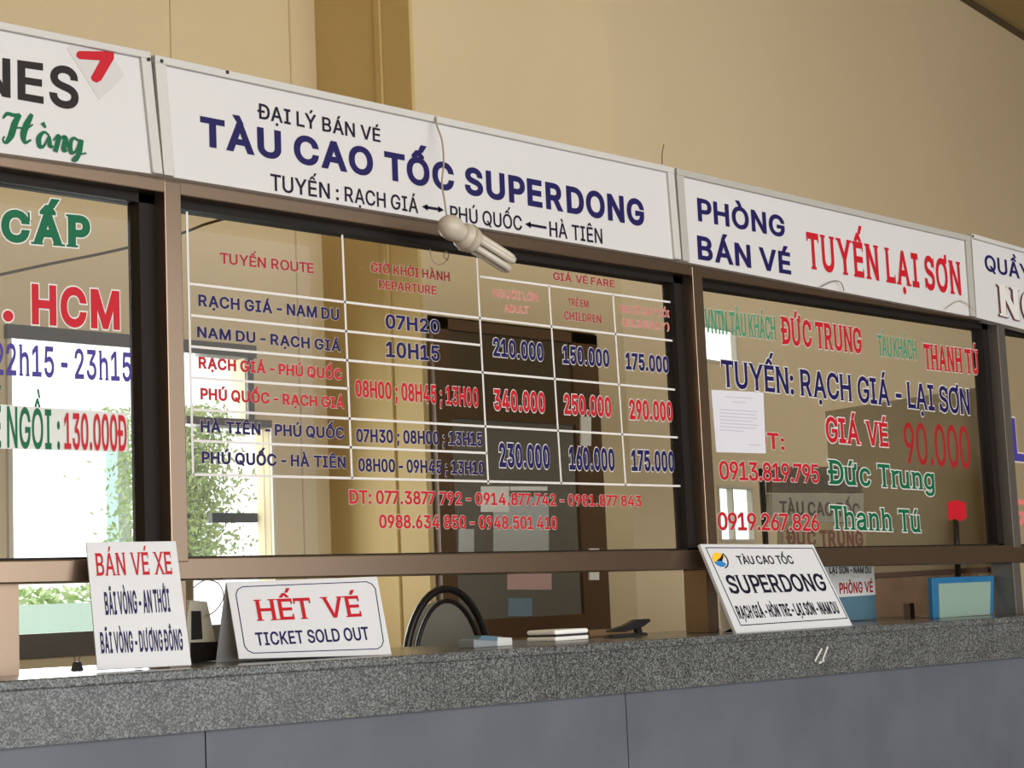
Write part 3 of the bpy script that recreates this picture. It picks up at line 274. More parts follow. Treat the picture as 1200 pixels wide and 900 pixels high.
Ơ|266,473 0,43 12,-1 11,0 9,0 26,-3 10,-1 12,-1 15,0 17,-1 23,0 26,0 4,0 2,2 0,4 0,66 58,0 0,-63 -1,-18 -5,-15 -8,-11 -11,-8 -15,-5 -18,-1 -9,0 -8,0 -8,2 -28,4 -12,2 -14,1 -17,2 -20,1 -24,0/267,-7 -42,4 -39,10 -36,18 -31,24 -27,30 -22,36 -17,42 -9,46 -4,51 4,51 9,47 17,41 22,36 27,30 31,25 36,17 39,11 42,4 42,-4 39,-11 36,-17 31,-25 27,-30 22,-36 16,-41 10,-47 3,-51 -3,-51 -10,-46 -16,-42 -22,-36 -27,-30 -31,-24 -36,-18 -39,-10/267,53 29,2 28,8 25,13 23,18 20,22 16,28 12,32 8,37 2,41 -2,41 -8,37 -12,33 -16,27 -20,23 -23,18 -25,13 -28,7 -29,3 -30,-3 -27,-8 -26,-12 -23,-18 -19,-23 -17,-28 -12,-32 -7,-37 -3,-41 3,-41 7,-37 12,-32 17,-27 19,-23 23,-18 26,-13 27,-8
Ư|394,460 0,49 61,0 4,0 2,2 0,4 0,66 58,0 0,-63 -1,-18 -5,-15 -8,-11 -11,-8 -15,-5 -18,-1/259,-8 -39,2 -34,8 -32,13 -28,18 -23,22 -18,25 -14,28 -8,32 -3,33 0,336 64,0 0,-331 2,-23 6,-22 9,-20 12,-18 16,-15 18,-12 21,-9 24,-6 27,-1 26,1 24,6 22,9 18,12 15,15 13,18 8,20 6,22 2,23 0,331 64,0 0,-336 -3,-33 -8,-32 -13,-28 -19,-25 -23,-22 -28,-18 -31,-13 -35,-8
Ạ|16,0 185,509 75,0 187,-509 -68,0 -108,302 -7,21 -8,23 -8,26 -9,30 -11,36 -12,40 13,0 -12,-41 -11,-35 -9,-31 -9,-26 -7,-23 -6,-20 -106,-302/110,142 0,57 260,0 0,-57/241,-144 -11,1 -10,4 -9,6 -7,9 -4,9 -2,11 2,11 4,9 7,9 9,6 10,4 11,1 11,-1 10,-4 9,-6 7,-9 4,-9 1,-11 -1,-11 -4,-9 -7,-9 -9,-6 -10,-4
Ấ|16,0 185,509 75,0 187,-509 -68,0 -108,302 -7,21 -8,23 -8,26 -9,30 -11,36 -12,40 13,0 -12,-41 -11,-35 -9,-31 -9,-26 -7,-23 -6,-20 -106,-302/110,142 0,57 260,0 0,-57/193,555 -61,0 0,3 81,91 58,0 80,-91 0,-3 -61,0 -48,60/288,676 48,94 68,0 -66,-94
Ầ|16,0 185,509 75,0 187,-509 -68,0 -108,302 -7,21 -8,23 -8,26 -9,30 -11,36 -12,40 13,0 -12,-41 -11,-35 -9,-31 -9,-26 -7,-23 -6,-20 -106,-302/110,142 0,57 260,0 0,-57/193,555 -61,0 0,3 81,91 58,0 80,-91 0,-3 -61,0 -48,60/305,676 -66,94 68,0 48,-94
Ẻ|60,0 0,509 312,0 0,-57 -247,0 0,-166 230,0 0,-57 -230,0 0,-172 250,0 0,-57/238,558 -46,0 24,47 2,4 0,4 -2,4 -3,1 -4,1 -48,0 0,40 48,0 13,-1 11,-2 10,-3 8,-4 7,-5 5,-6 3,-7 1,-7 0,-9 -2,-9 -3,-9 -6,-9
Ế|60,0 0,509 312,0 0,-57 -247,0 0,-166 230,0 0,-57 -230,0 0,-172 250,0 0,-57/171,555 -60,0 0,3 80,91 58,0 80,-91 0,-3 -61,0 -48,60/266,676 48,94 68,0 -66,-94
Ố|267,-7 -42,4 -39,10 -36,18 -31,24 -27,30 -22,36 -17,42 -9,46 -4,51 4,51 9,47 17,41 22,36 27,30 31,25 36,17 39,11 42,4 42,-4 39,-11 36,-17 31,-25 27,-30 22,-36 16,-41 10,-47 3,-51 -3,-51 -10,-46 -16,-42 -22,-36 -27,-30 -31,-24 -36,-18 -39,-10/267,53 29,2 28,8 25,13 23,18 20,22 16,28 12,32 8,37 2,41 -2,41 -8,37 -12,33 -16,27 -20,23 -23,18 -25,13 -28,7 -29,3 -30,-3 -27,-8 -26,-12 -23,-18 -19,-23 -17,-28 -12,-32 -7,-37 -3,-41 3,-41 7,-37 12,-32 17,-27 19,-23 23,-18 26,-13 27,-8/220,555 -60,0 0,3 80,91 58,0 81,-91 0,-3 -61,0 -49,60/315,676 48,94 68,0 -66,-94
Ồ|267,-7 -42,4 -39,10 -36,18 -31,24 -27,30 -22,36 -17,42 -9,46 -4,51 4,51 9,47 17,41 22,36 27,30 31,25 36,17 39,11 42,4 42,-4 39,-11 36,-17 31,-25 27,-30 22,-36 16,-41 10,-47 3,-51 -3,-51 -10,-46 -16,-42 -22,-36 -27,-30 -31,-24 -36,-18 -39,-10/267,53 29,2 28,8 25,13 23,18 20,22 16,28 12,32 8,37 2,41 -2,41 -8,37 -12,33 -16,27 -20,23 -23,18 -25,13 -28,7 -29,3 -30,-3 -27,-8 -26,-12 -23,-18 -19,-23 -17,-28 -12,-32 -7,-37 -3,-41 3,-41 7,-37 12,-32 17,-27 19,-23 23,-18 26,-13 27,-8/220,555 -60,0 0,3 80,91 58,0 81,-91 0,-3 -61,0 -49,60/332,676 -66,94 69,0 47,-94
Ổ|267,-7 -42,4 -39,10 -36,18 -31,24 -27,30 -22,36 -17,42 -9,46 -4,51 4,51 9,47 17,41 22,36 27,30 31,25 36,17 39,11 42,4 42,-4 39,-11 36,-17 31,-25 27,-30 22,-36 16,-41 10,-47 3,-51 -3,-51 -10,-46 -16,-42 -22,-36 -27,-30 -31,-24 -36,-18 -39,-10/267,53 29,2 28,8 25,13 23,18 20,22 16,28 12,32 8,37 2,41 -2,41 -8,37 -12,33 -16,27 -20,23 -23,18 -25,13 -28,7 -29,3 -30,-3 -27,-8 -26,-12 -23,-18 -19,-23 -17,-28 -12,-32 -7,-37 -3,-41 3,-41 7,-37 12,-32 17,-27 19,-23 23,-18 26,-13 27,-8/220,555 -60,0 0,3 80,91 58,0 81,-91 0,-3 -61,0 -49,60/360,676 -47,0 22,41 2,4 0,3 -1,3 -2,2 -3,1 -4,0 -47,0 0,40 47,0 18,-1 14,-3 12,-6 8,-7 6,-9 2,-10 -1,-11 -3,-11 -7,-13
Ớ|266,473 0,43 12,-1 11,0 9,0 26,-3 10,-1 12,-1 15,0 17,-1 23,0 26,0 4,0 2,2 0,4 0,66 58,0 0,-63 -1,-18 -5,-15 -8,-11 -11,-8 -15,-5 -18,-1 -9,0 -8,0 -8,2 -28,4 -12,2 -14,1 -17,2 -20,1 -24,0/267,-7 -42,4 -39,10 -36,18 -31,24 -27,30 -22,36 -17,42 -9,46 -4,51 4,51 9,47 17,41 22,36 27,30 31,25 36,17 39,11 42,4 42,-4 39,-11 36,-17 31,-25 27,-30 22,-36 16,-41 10,-47 3,-51 -3,-51 -10,-46 -16,-42 -22,-36 -27,-30 -31,-24 -36,-18 -39,-10/267,53 29,2 28,8 25,13 23,18 20,22 16,28 12,32 8,37 2,41 -2,41 -8,37 -12,33 -16,27 -20,23 -23,18 -25,13 -28,7 -29,3 -30,-3 -27,-8 -26,-12 -23,-18 -19,-23 -17,-28 -12,-32 -7,-37 -3,-41 3,-41 7,-37 12,-32 17,-27 19,-23 23,-18 26,-13 27,-8/240,558 48,101 68,0 -66,-101
Ờ|266,473 0,43 12,-1 11,0 9,0 26,-3 10,-1 12,-1 15,0 17,-1 23,0 26,0 4,0 2,2 0,4 0,66 58,0 0,-63 -1,-18 -5,-15 -8,-11 -11,-8 -15,-5 -18,-1 -9,0 -8,0 -8,2 -28,4 -12,2 -14,1 -17,2 -20,1 -24,0/267,-7 -42,4 -39,10 -36,18 -31,24 -27,30 -22,36 -17,42 -9,46 -4,51 4,51 9,47 17,41 22,36 27,30 31,25 36,17 39,11 42,4 42,-4 39,-11 36,-17 31,-25 27,-30 22,-36 16,-41 10,-47 3,-51 -3,-51 -10,-46 -16,-42 -22,-36 -27,-30 -31,-24 -36,-18 -39,-10/267,53 29,2 28,8 25,13 23,18 20,22 16,28 12,32 8,37 2,41 -2,41 -8,37 -12,33 -16,27 -20,23 -23,18 -25,13 -28,7 -29,3 -30,-3 -27,-8 -26,-12 -23,-18 -19,-23 -17,-28 -12,-32 -7,-37 -3,-41 3,-41 7,-37 12,-32 17,-27 19,-23 23,-18 26,-13 27,-8/243,558 -66,101 68,0 48,-101
Ở|266,473 0,43 12,-1 11,0 9,0 26,-3 10,-1 12,-1 15,0 17,-1 23,0 26,0 4,0 2,2 0,4 0,66 58,0 0,-63 -1,-18 -5,-15 -8,-11 -11,-8 -15,-5 -18,-1 -9,0 -8,0 -8,2 -28,4 -12,2 -14,1 -17,2 -20,1 -24,0/267,-7 -42,4 -39,10 -36,18 -31,24 -27,30 -22,36 -17,42 -9,46 -4,51 4,51 9,47 17,41 22,36 27,30 31,25 36,17 39,11 42,4 42,-4 39,-11 36,-17 31,-25 27,-30 22,-36 16,-41 10,-47 3,-51 -3,-51 -10,-46 -16,-42 -22,-36 -27,-30 -31,-24 -36,-18 -39,-10/267,53 29,2 28,8 25,13 23,18 20,22 16,28 12,32 8,37 2,41 -2,41 -8,37 -12,33 -16,27 -20,23 -23,18 -25,13 -28,7 -29,3 -30,-3 -27,-8 -26,-12 -23,-18 -19,-23 -17,-28 -12,-32 -7,-37 -3,-41 3,-41 7,-37 12,-32 17,-27 19,-23 23,-18 26,-13 27,-8/287,558 -46,0 24,47 2,4 1,4 -1,2 -2,2 -3,1 -4,1 -48,0 0,40 48,0 13,-1 11,-2 10,-3 8,-4 7,-5 5,-6 3,-7 1,-7 0,-9 -2,-9 -3,-9 -5,-9
Ứ|394,460 0,49 61,0 4,0 2,2 0,4 0,66 58,0 0,-63 -1,-18 -5,-15 -8,-11 -11,-8 -15,-5 -18,-1/259,-8 -39,2 -34,8 -32,13 -28,18 -23,22 -18,25 -14,28 -8,32 -3,33 0,336 64,0 0,-331 2,-23 6,-22 9,-20 12,-18 16,-15 18,-12 21,-9 24,-6 27,-1 26,1 24,6 22,9 18,12 15,15 13,18 8,20 6,22 2,23 0,331 64,0 0,-336 -3,-33 -8,-32 -13,-28 -19,-25 -23,-22 -28,-18 -31,-13 -35,-8/232,558 48,101 68,0 -66,-101
ứ|322,338 0,41 29,0 6,2 4,3 2,7 0,73 54,0 0,-68 -1,-17 -5,-15 -8,-11 -11,-8 -15,-5 -18,-2/182,-5 -24,2 -23,5 -20,9 -18,12 -15,16 -13,20 -9,23 -6,27 -1,30 0,240 61,0 0,-235 2,-27 8,-23 13,-19 17,-14 21,-8 25,-3 18,1 16,4 15,7 14,9 11,12 9,14 7,16 5,19 1,21 0,226 61,0 0,-379 -59,0 0,92 9,0 -13,-32 -17,-25 -20,-18 -23,-12 -25,-8/178,429 48,100 68,0 -66,-100"""
LET = {}
for row in GLYPHS.split('\n'):
    ch, body = row[0], row[2:]; loops = []
    for part in body.split('/'):
        x = y = 0; l = []
        for pr_ in part.split():
            dx_, dy_ = pr_.split(','); x += int(dx_); y += int(dy_); l.append((x * 0.001428, y * 0.001428))
        loops.append(l)
    LET[ch] = loops
CAP = max(y for l in LET['H'] for _, y in l)
from mathutils.geometry import delaunay_2d_cdt
def grow(l, d):
    """move an outline outwards (clockwise outer loops grow, holes shrink)"""
    out = []; n = len(l)
    for i in range(n):
        p, c, q = np.array(l[i - 1]), np.array(l[i]), np.array(l[(i + 1) % n])
        a = c - p; b = q - c; a /= np.linalg.norm(a); b /= np.linalg.norm(b)
        na = np.array([-a[1], a[0]]); nb = np.array([-b[1], b[0]]); mm = na + nb; k = 1 + na @ nb
        out.append(tuple(c + d * mm / max(k, 0.5)))
    return out
def winding(p, loops):
    w = 0
    for l in loops:
        for i in range(len(l)):
            (x0, y0), (x1, y1) = l[i - 1], l[i]
            if (y0 <= p[1]) != (y1 <= p[1]):
                if p[0] < x0 + (x1 - x0) * (p[1] - y0) / (y1 - y0): w += 1 if y1 > y0 else -1
    return w
def fill(loops):
    """one clean sheet of triangles covering every clockwise loop, overlaps merged, holes kept"""
    vs = [Vector(p) for l in loops for p in l]; es = []; n = 0
    for l in loops:
        es += [(n + i, n + (i + 1) % len(l)) for i in range(len(l))]; n += len(l)
    V, _, T = delaunay_2d_cdt(vs, es, [], 0, 1e-6, False)[:3]
    V = [tuple(v) for v in V]
    Fc = [t for t in T if winding((sum(V[i][0] for i in t) / 3, sum(V[i][1] for i in t) / 3), loops) < 0]
    return V, Fc
_grown = {}; _sheets = {}
def glyphs(ch, offset):
    key = (ch, round(offset, 4))
    if key not in _grown:
        L = [grow(l, offset) for l in LET[ch]]; _grown[key] = ([p for l in L for p in l], L)
    return _grown[key]
def base_char(ch):
    if ch in 'Đđ': return 'D' if ch == 'Đ' else 'd'
    return unicodedata.normalize('NFD', ch)[0]
SER = dict(A='bL bR', B='tl bl', C='kr', D='tl bl', E='tl bl kr krb', F='tl bl kr', G='kr', H='tL tR bL bR', I='tC bC', K='tL tR bL bR', L='tL bl krb',
           M='tL tR bL bR', N='tL bL tR', P='tl bL', R='tl bL bR', S='kr klb', T='kl kr bC', U='tL tR', V='tL tR', X='tL tR bL bR', Y='tL tR bC',
           h='tl bL bR', n='tl bL bR', r='tl bL', u='tl bR', a='bR', d='bR')
SER['1'] = 'bC'; SER['7'] = 'kl'
_left = dict(zip('OCGQoceadg069S8', [.045] * 15)); _left.update(dict(zip('AVWXYTJ7', [.012] * 8))); _left['1'] = .05
_right = dict(zip('ODQGoebps0689S35Cc', [.045] * 18)); _right.update(dict(zip('AVWXYTLPFK7r', [.012] * 12)))
def layout(body, offset, serif, ex=0.0, st=0.05, sl=0.05, gap=0.0):
    """letters set by their own widths; slab serifs are added at the stem ends. ex = extra growth of an outline"""
    V = []; Fc = []; x = 0.0; prev = None; off = offset + ex; odd = 0
    for ch in body:
        if ch == ' ': x += 0.36; prev = None; continue
        b0 = base_char(ch)
        fit, _ = glyphs(ch, offset); bf, _ = glyphs(b0, offset)
        fx0 = min(q[0] for q in bf); fxs = max([q[0] for q in fit if q[1] < CAP + offset + .012])
        spec = SER.get(b0, '').split() if serif else []
        padl = sl if any(k[1] == 'L' for k in spec) else 0; padr = sl if any(k[1] == 'R' for k in spec) else 0
        if prev is not None: x += (prev + (_left.get(b0, .07))) * (0.55 if serif else 1) + gap
        ox = x + padl - fx0
        bv = glyphs(b0, off)[0]; x0 = min(q[0] for q in bv); x1 = max(q[0] for q in bv); y0 = min(q[1] for q in bv); y1 = max(q[1] for q in bv)
        stem = 0.1 + 2 * off; tk = st + 2 * ex; rects = []
        for k in spec:
            if k[0] in 'tb':
                cx = {'L': x0 + stem / 2, 'l': x0 + stem / 2, 'R': x1 - stem / 2, 'C': (x0 + x1) / 2 + (0.05 if ch == '1' else 0)}[k[1]]
                w0 = stem / 2 + sl; w1 = w0 if k[1] != 'l' else 0
                ya, yb = (y1 - tk, y1) if k[0] == 't' else (-off, -off + tk)
                rects.append((cx - w0, cx + w1, ya, yb))
            else:
                hw = 0.05 + ex; hh = 0.2 + ex; rd = b0 in 'CGS'
                if k == 'kr': rects.append((x1 - hw, x1, y1 - (0.28 if rd else hh), y1 - (0.04 if rd else 0)))
                if k == 'kl': rects.append((x0, x0 + hw, y1 - hh, y1))
                if k == 'krb': rects.append((x1 - hw, x1, y0, y0 + hh))
                if k == 'klb': rects.append((x0, x0 + hw, y0 + 0.04, y0 + 0.28))
        key = (ch, serif, round(off, 4), round(tk, 4), round(sl, 4), round(ex, 4))
        if key not in _sheets: _sheets[key] = fill(glyphs(ch, off)[1] + [[(a, c), (a, d), (b, d), (b, c)] for a, b, c, d in rects])
        vs, fs = _sheets[key]; n = len(V); odd = 1 - odd
        V += [(a + ox, b, odd * .0003) for a, b in vs]; Fc += [tuple(n + i for i in f) for f in fs]
        x += padl + (fxs - fx0) + padr; prev = _right.get(b0, .07)
    return V, Fc
def text(body, pl, L, Rr, mk, parent, name='lettering', bold=0.02, halo=None, hw=0.03, serif=False, lift=0.0012, label=None, hmk='halo', sl=0.05, st=0.055, gap=0.0):
    """L=(x, cap y, base y) and Rr the same at the right end, read off the picture and set on the plane"""
    u0, b0 = pl.uv(L[0], L[2]); _, t0 = pl.uv(L[0], L[1]); u1, b1 = pl.uv(Rr[0], Rr[2]); _, t1 = pl.uv(Rr[0], Rr[1])
    mb = MB(); mats = []
    V, Fc = layout(body, bold, serif, 0, st, sl, gap)
    xa = min(q[0] for q in V); xb = max(q[0] for q in V)
    def put(V, Fc, c, mi):
        P = []
        for x, y, dz in V:
            s = (x - xa) / (xb - xa); t = (y + bold) / (CAP + 2 * bold)
            uu = u0 + (u1 - u0) * s; vb = b0 + (b1 - b0) * s; vt = t0 + (t1 - t0) * s
            P.append(pl.w(uu, vb + (vt - vb) * t, c + dz))
        mb.add(P, Fc, mi)
    if halo:
        V2, F2 = layout(body, bold, serif, hw, st, sl, gap)
        put(V2, F2, lift, len(mats)); mats.append(hmk)
    put(V, Fc, lift + (0.0012 if halo else 0), len(mats)); mats.append(mk)
    me = bpy.data.meshes.new(name); me.from_pydata(mb.v, [], mb.f)
    for k in mats: me.materials.append(M[k])
    me.polygons.foreach_set('material_index', mb.mi); me.update()
    o = bpy.data.objects.new(name, me); COL.objects.link(o)
    if parent is not None: attach(o, parent)
    if label: o['label'] = label
    return o

# ------------------------------------------------------------------ setting
YB, YC = 3.0, 2.31           # back wall, front of the projecting wall
GY = 0.0                     # plane of the ticket panes
FY = -0.062                  # front of the aluminium frame
ZC = 5.35                    # ceiling
xl = aty(14, 600, YB)[0]; xu = aty(287, 450, YB)[0]; xr = aty(317, 600, YB)[0]
zt = aty(220, 410, YB)[2]; ztr = aty(220, 493, YB)[2]; zb = aty(60, 746, YB)[2]
xcol0 = aty(370, 60, YB)[0]; xcol1 = aty(718, 150, YC)[0]
mb = MB()
mb.box((-3, YB, 0), (xl, YB + .1, ZC)); mb.box((xl, YB, zt), (xu, YB + .1, ZC)); mb.box((xl, YB, 0), (xr, YB + .1, zb))
mb.box((xu, YB, ztr), (xr, YB + .1, ZC)); mb.box((xr, YB, 0), (xcol1, YB + .1, ZC))
struct(mb, 'wall_back', 'wall')
# thin vertical seams of the wall boards
mb = MB()
for px in (200, 340):
    x = aty(px, 60, YB)[0]; mb.box((x - .004, YB - .004, 0), (x + .004, YB, ZC)) if px != 200 else mb.box((x - .003, YB - .004, zt + .1), (x + .003, YB, ZC))
struct(mb, 'trim_1', 'seam')
# projecting wall: flank colour holds its shade, plain front, with a doorway in the front
dx0 = aty(508, 560, YC)[0]; dx1 = aty(706, 560, YC)[0]; dzt = aty(520, 371, YC)[2]
mb = MB()
mb.box((xcol0 + .02, YC, 0), (dx0, YC + .12, ZC)); mb.box((dx1, YC, 0), (xcol1, YC + .12, ZC)); mb.box((dx0, YC, dzt), (dx1, YC + .12, ZC))
mb.box((xcol1 - .12, YC + .12, 0), (xcol1, YB, ZC))
struct(mb, 'wall_middle', 'wall')
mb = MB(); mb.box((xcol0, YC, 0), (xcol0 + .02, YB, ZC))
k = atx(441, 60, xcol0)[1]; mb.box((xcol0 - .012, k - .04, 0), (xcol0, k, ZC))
struct(mb, 'wall_flank', 'wall_shade')
# far wall turned a little from the rest
th = math.radians(8.3); du = np.array([math.cos(th), math.sin(th), 0])
w0 = np.array([xcol1 - .1, YB - .12, 0]); nn = np.array([-du[1], du[0], 0])
P = [w0, w0 + 12 * du, w0 + 12 * du + .2 * nn, w0 + .2 * nn]
mb = MB()
wins = []
wp = Plane(w0, du, (0, 0, 1))
def rect_uv(pl, x0, y0, x1, y1): a = pl.uv(x0, y1); b = pl.uv(x1, y0); return a[0], a[1], b[0], b[1]
rw = [rect_uv(wp, 829, 387, 861, 423), rect_uv(wp, 844, 572, 880, 634)]
rw[0] = (rw[0][0] - .15, rw[0][1], rw[0][2], rw[0][3])
u_a, u_b = min(r[0] for r in rw), max(r[2] for r in rw)
H = ZC + 2
q = lambda a, b, c, d: mb.poly(wp, [(a, c), (b, c), (b, d), (a, d)], -0.035, 0)
q(0, u_a, 0, H); q(u_b, 12, 0, H); q(u_a, u_b, rw[0][3], H); q(u_a, u_b, rw[1][3], rw[0][1]); q(u_a, u_b, 0, rw[1][1])
q(rw[0][2], u_b, rw[0][1], rw[0][3]) if rw[0][2] < u_b else None
q(u_a, rw[0][0], rw[0][1], rw[0][3]) if rw[0][0] > u_a else None
q(u_a, rw[1][0], rw[1][1], rw[1][3]) if rw[1][0] > u_a else None
q(rw[1][2], u_b, rw[1][1], rw[1][3]) if rw[1][2] < u_b else None
struct(mb, 'wall_right', 'wall_far')
for i, r in enumerate(rw):
    w = thing('window_%d' % (i + 2), None, None, wp.w(r[0], r[1]), kind='structure')
    fb = MB(); t = .02
    for a, b in (((r[0], r[1]), (r[2], r[1])), ((r[0], r[3]), (r[2], r[3])), ((r[0], r[1]), (r[0], r[3])), ((r[2], r[1]), (r[2], r[3]))): fb.bar(wp, a, b, t, -.03, .01)
    if i: fb.bar(wp, (r[0] * .6 + r[2] * .4, r[1]), (r[0] * .6 + r[2] * .4, r[3]), t * .8, -.03, .01)
    fb.build('window_frame', 'cream', w); MB().poly(wp, [(r[0], r[1]), (r[2], r[1]), (r[2], r[3]), (r[0], r[3])], -.012, -.008).build('pane', 'glass', w)
# ceiling whose edge meets the far wall
pc = wp.uv(1167, 21); ZCE = pc[1]
mb = MB(); mb.box((-3, -9, ZCE), (22, YB + .1, ZCE + .2)); mb.box((xcol1, YB + .1, ZCE), (22, 7, ZCE + .2)); struct(mb, 'ceiling', 'ceil')
mb = MB(); mb.poly(wp, [(0, ZCE - .05), (12, ZCE - .05), (12, ZCE), (0, ZCE)], 0, .03); struct(mb, 'trim_2', 'darkwire')
mb = MB(); mb.box((-3, YB, ZC), (xcol1, YB + .1, ZCE)); mb.box((xcol0, YC, ZC), (xcol1, YB, ZCE)); struct(mb, 'wall_upper', 'wall')
mb = MB(); mb.box((-3, -9, -.1), (22, YB + .1, 0)); mb.box((xcol1, YB + .1, -.1), (22, 7, 0)); struct(mb, 'floor', 'floor')
mb = MB(); mb.box((10.5, -9.2, 0), (22, -9, ZCE)); mb.box((-6.3, -9.2, 4.7), (10.5, -9, ZCE)); struct(mb, 'wall_front_unseen', 'wall')  # unseen wall added, its opening shaped for reflections in glass and frame
mb = MB(); mb.box((-3.2, -9, 0), (-3, YB, ZCE)); struct(mb, 'wall_left', 'wall')
mb = MB(); mb.box((21.8, -9, 0), (22, 7, ZCE)); struct(mb, 'wall_side', 'wall')
# rear window by the left: frame bars of dark aluminium
wf = thing('window_1', None, None, (xl, YB, zb), kind='structure')
fb = MB(); bp = yplane(YB); h_ = lambda z, a, b, t=.07, c0=-.06, c1=.03: fb.box((a, YB - c1, z - t / 2), (b, YB - c0, z + t / 2))
h_(zt + .012, xl - .03, xu + .05, .06); h_(ztr, aty(214, 495, YB)[0], xr, .035); h_(zb - .035, xl - .05, xr + .05, .1)
vb = lambda x, a, b, t=.05: fb.box((x - t / 2, YB - .02, a), (x + t / 2, YB + .05, b))
vb(xu + .02, ztr, zt, .035)
fb.build('window_frame', 'frame_dark', wf)
fb = MB(); vb(xl - .015, zb, zt, .02); vb(xr + .012, zb, ztr, .02); fb.build('jamb', 'cream', wf)
fb = MB(); vb(aty(200, 500, YB)[0], zb, zt, .035); fb.build('mullion', 'frame_dark', wf)
zz = aty(290, 605, YB)[2]; MB().box((aty(264, 605, YB)[0], YB + .1, zz - .022), (xr, YB + .13, zz + .022)).build('stay_bar', 'bronze_dark', wf)
MB().box((xl, YB + .04, zb), (xr, YB + .046, ztr)).build('pane', 'glass', wf); MB().box((xl, YB + .04, ztr), (xu, YB + .046, zt)).build('pane', 'glass', wf)

# ------------------------------------------------------------------ outdoors
mb = MB(); mb.box((-6, YB + .3, -.25), (30, 40, -.2)); struct(mb, 'ground', 'ground')
def hedge(x0, x1, y, z1, n):
    rg = random.Random(3); mb = MB()
    for _ in range(n):
        p = np.array([rg.uniform(x0, x1), y + rg.uniform(-.3, .3), rg.uniform(-.25, z1)]); a = vn(np.array([rg.uniform(-1, 1) for _ in range(3)])); b = vn(np.cross(a, [rg.uniform(-1, 1) for _ in range(3)])); L = rg.uniform(.05, .09)
        mb.add([p - a * L, p + b * L * .38, p + a * L, p - b * L * .38], [(0, 1, 2, 3)])
    return tag(mb.build('hedge', 'leaf'), 'low green hedge far outside the rear window', 'hedge', kind='stuff')
def tree(name, cx, cy, z0, z1, r, n, label):
    t = thing(name, label, 'tree', (cx, cy, -.2))
    MB().tube([(cx, cy, -.25), (cx + .03, cy, z0 + .3), (cx - .05, cy, z1 - .4)], [.09, .07, .03]).build('trunk', 'bark', t, smooth=True)
    rg = random.Random(int(cx * 100)); mb = MB()
    for _ in range(n):
        p = np.array([rg.gauss(0, r * .45), rg.gauss(0, r * .4), rg.uniform(z0, z1)]) + (cx, cy, 0)
        a = np.array([rg.uniform(-1, 1) for _ in range(3)]); a = vn(a); b = vn(np.cross(a, [rg.uniform(-1, 1) for _ in range(3)])); L = rg.uniform(.014, .032)
        mb.add([p - a * L, p + b * L * .38, p + a * L, p - b * L * .38], [(0, 1, 2, 3)])
    mb.build('crown', 'leaf', t)
p0 = aty(-20, 700, 13); p1 = aty(130, 687, 13); hedge(p0[0], p1[0], 13, p1[2], 2600)
p0 = aty(-30, 702, 11); p1 = aty(215, 702, 11)
o = MB().box((p0[0], 11, -.25), (p1[0], 11.1, p1[2])).build('fence', 'cyanwall'); tag(o, 'pale cyan sheet fence outside with green hedge showing above', 'fence')
c = aty(206, 560, 5.5); tree('tree', c[0], 5.5, aty(206, 668, 5.5)[2], aty(206, 478, 5.5)[2], .36, 11000, 'pale green leafy tree growing outside the rear window')
p0 = aty(137, 488, 7.0); p1 = aty(151, 488, 7.0)
o = MB().box((p0[0], 7.0, -.25), (p1[0], 7.15, p0[2])).build('gate_post', 'outwall'); tag(o, 'slim pale post standing outdoors left of the tree', 'post')

# ------------------------------------------------------------------ counter
FRY = -.34
a0 = aty(0, 798, FRY); a1 = aty(1200, 722, FRY); kz = (a1[2] - a0[2]) / (a1[0] - a0[0])
zc = lambda x: a0[2] + kz * (x - a0[0])
ap_t = aty(0, 811, FRY + .01), aty(1200, 729, FRY + .01); ap_b = aty(0, 878, FRY + .01), aty(1200, 770, FRY + .01)
lin = lambda pr, x: pr[0][2] + (pr[1][2] - pr[0][2]) * (x - pr[0][0]) / (pr[1][0] - pr[0][0])
X0, X1 = .9, 8.6
ct = thing('service_counter', 'long grey speckled granite counter running under all the ticket windows', 'counter', (4, 0, 0))
def slab(mb, xa, xb, y0, y1, top, bot):
    mb.hexa([(xa, y1, bot(xa)), (xb, y1, bot(xb)), (xb, y1, top(xb)), (xa, y1, top(xa))], [(xa, y0, bot(xa)), (xb, y0, bot(xb)), (xb, y0, top(xb)), (xa, y0, top(xa))])
    return mb
tb = lambda x: lin(ap_t, x)
slab(MB(), X0, X1, FRY, .42, zc, tb).build('worktop', 'granite', ct, bevel=.004)
cuts = [X0, aty(655, 790, FRY)[0], aty(835, 780, FRY)[0], X1]
for i in range(3):
    slab(MB(), cuts[i] + .001, cuts[i + 1] - .001, FRY + .012, FRY + .035, tb, lambda x: lin(ap_b, x)).build('granite_apron', 'granite', ct)
cuts = [X0, aty(252, 870, FRY)[0], aty(746, 850, FRY)[0], X1]
for i in range(3):
    slab(MB(), cuts[i] + .002, cuts[i + 1] - .002, FRY + .036, FRY + .1, tb, lambda x: 0).build('base_panel', 'plinth', ct, label='smooth grey painted front panel')
mb = MB(); pf = Plane((0, FRY + .012, 0), (1, 0, 0), (0, 0, 1))
for a, b in (((955, 775), (963, 760)), ((963, 776), (970, 758)), ((960, 777), (966, 774))): mb.bar(pf, pf.uv(*a), pf.uv(*b), .006, 0, .0008)
mb.build('paint_mark', 'white', ct, label='small white scratch mark')

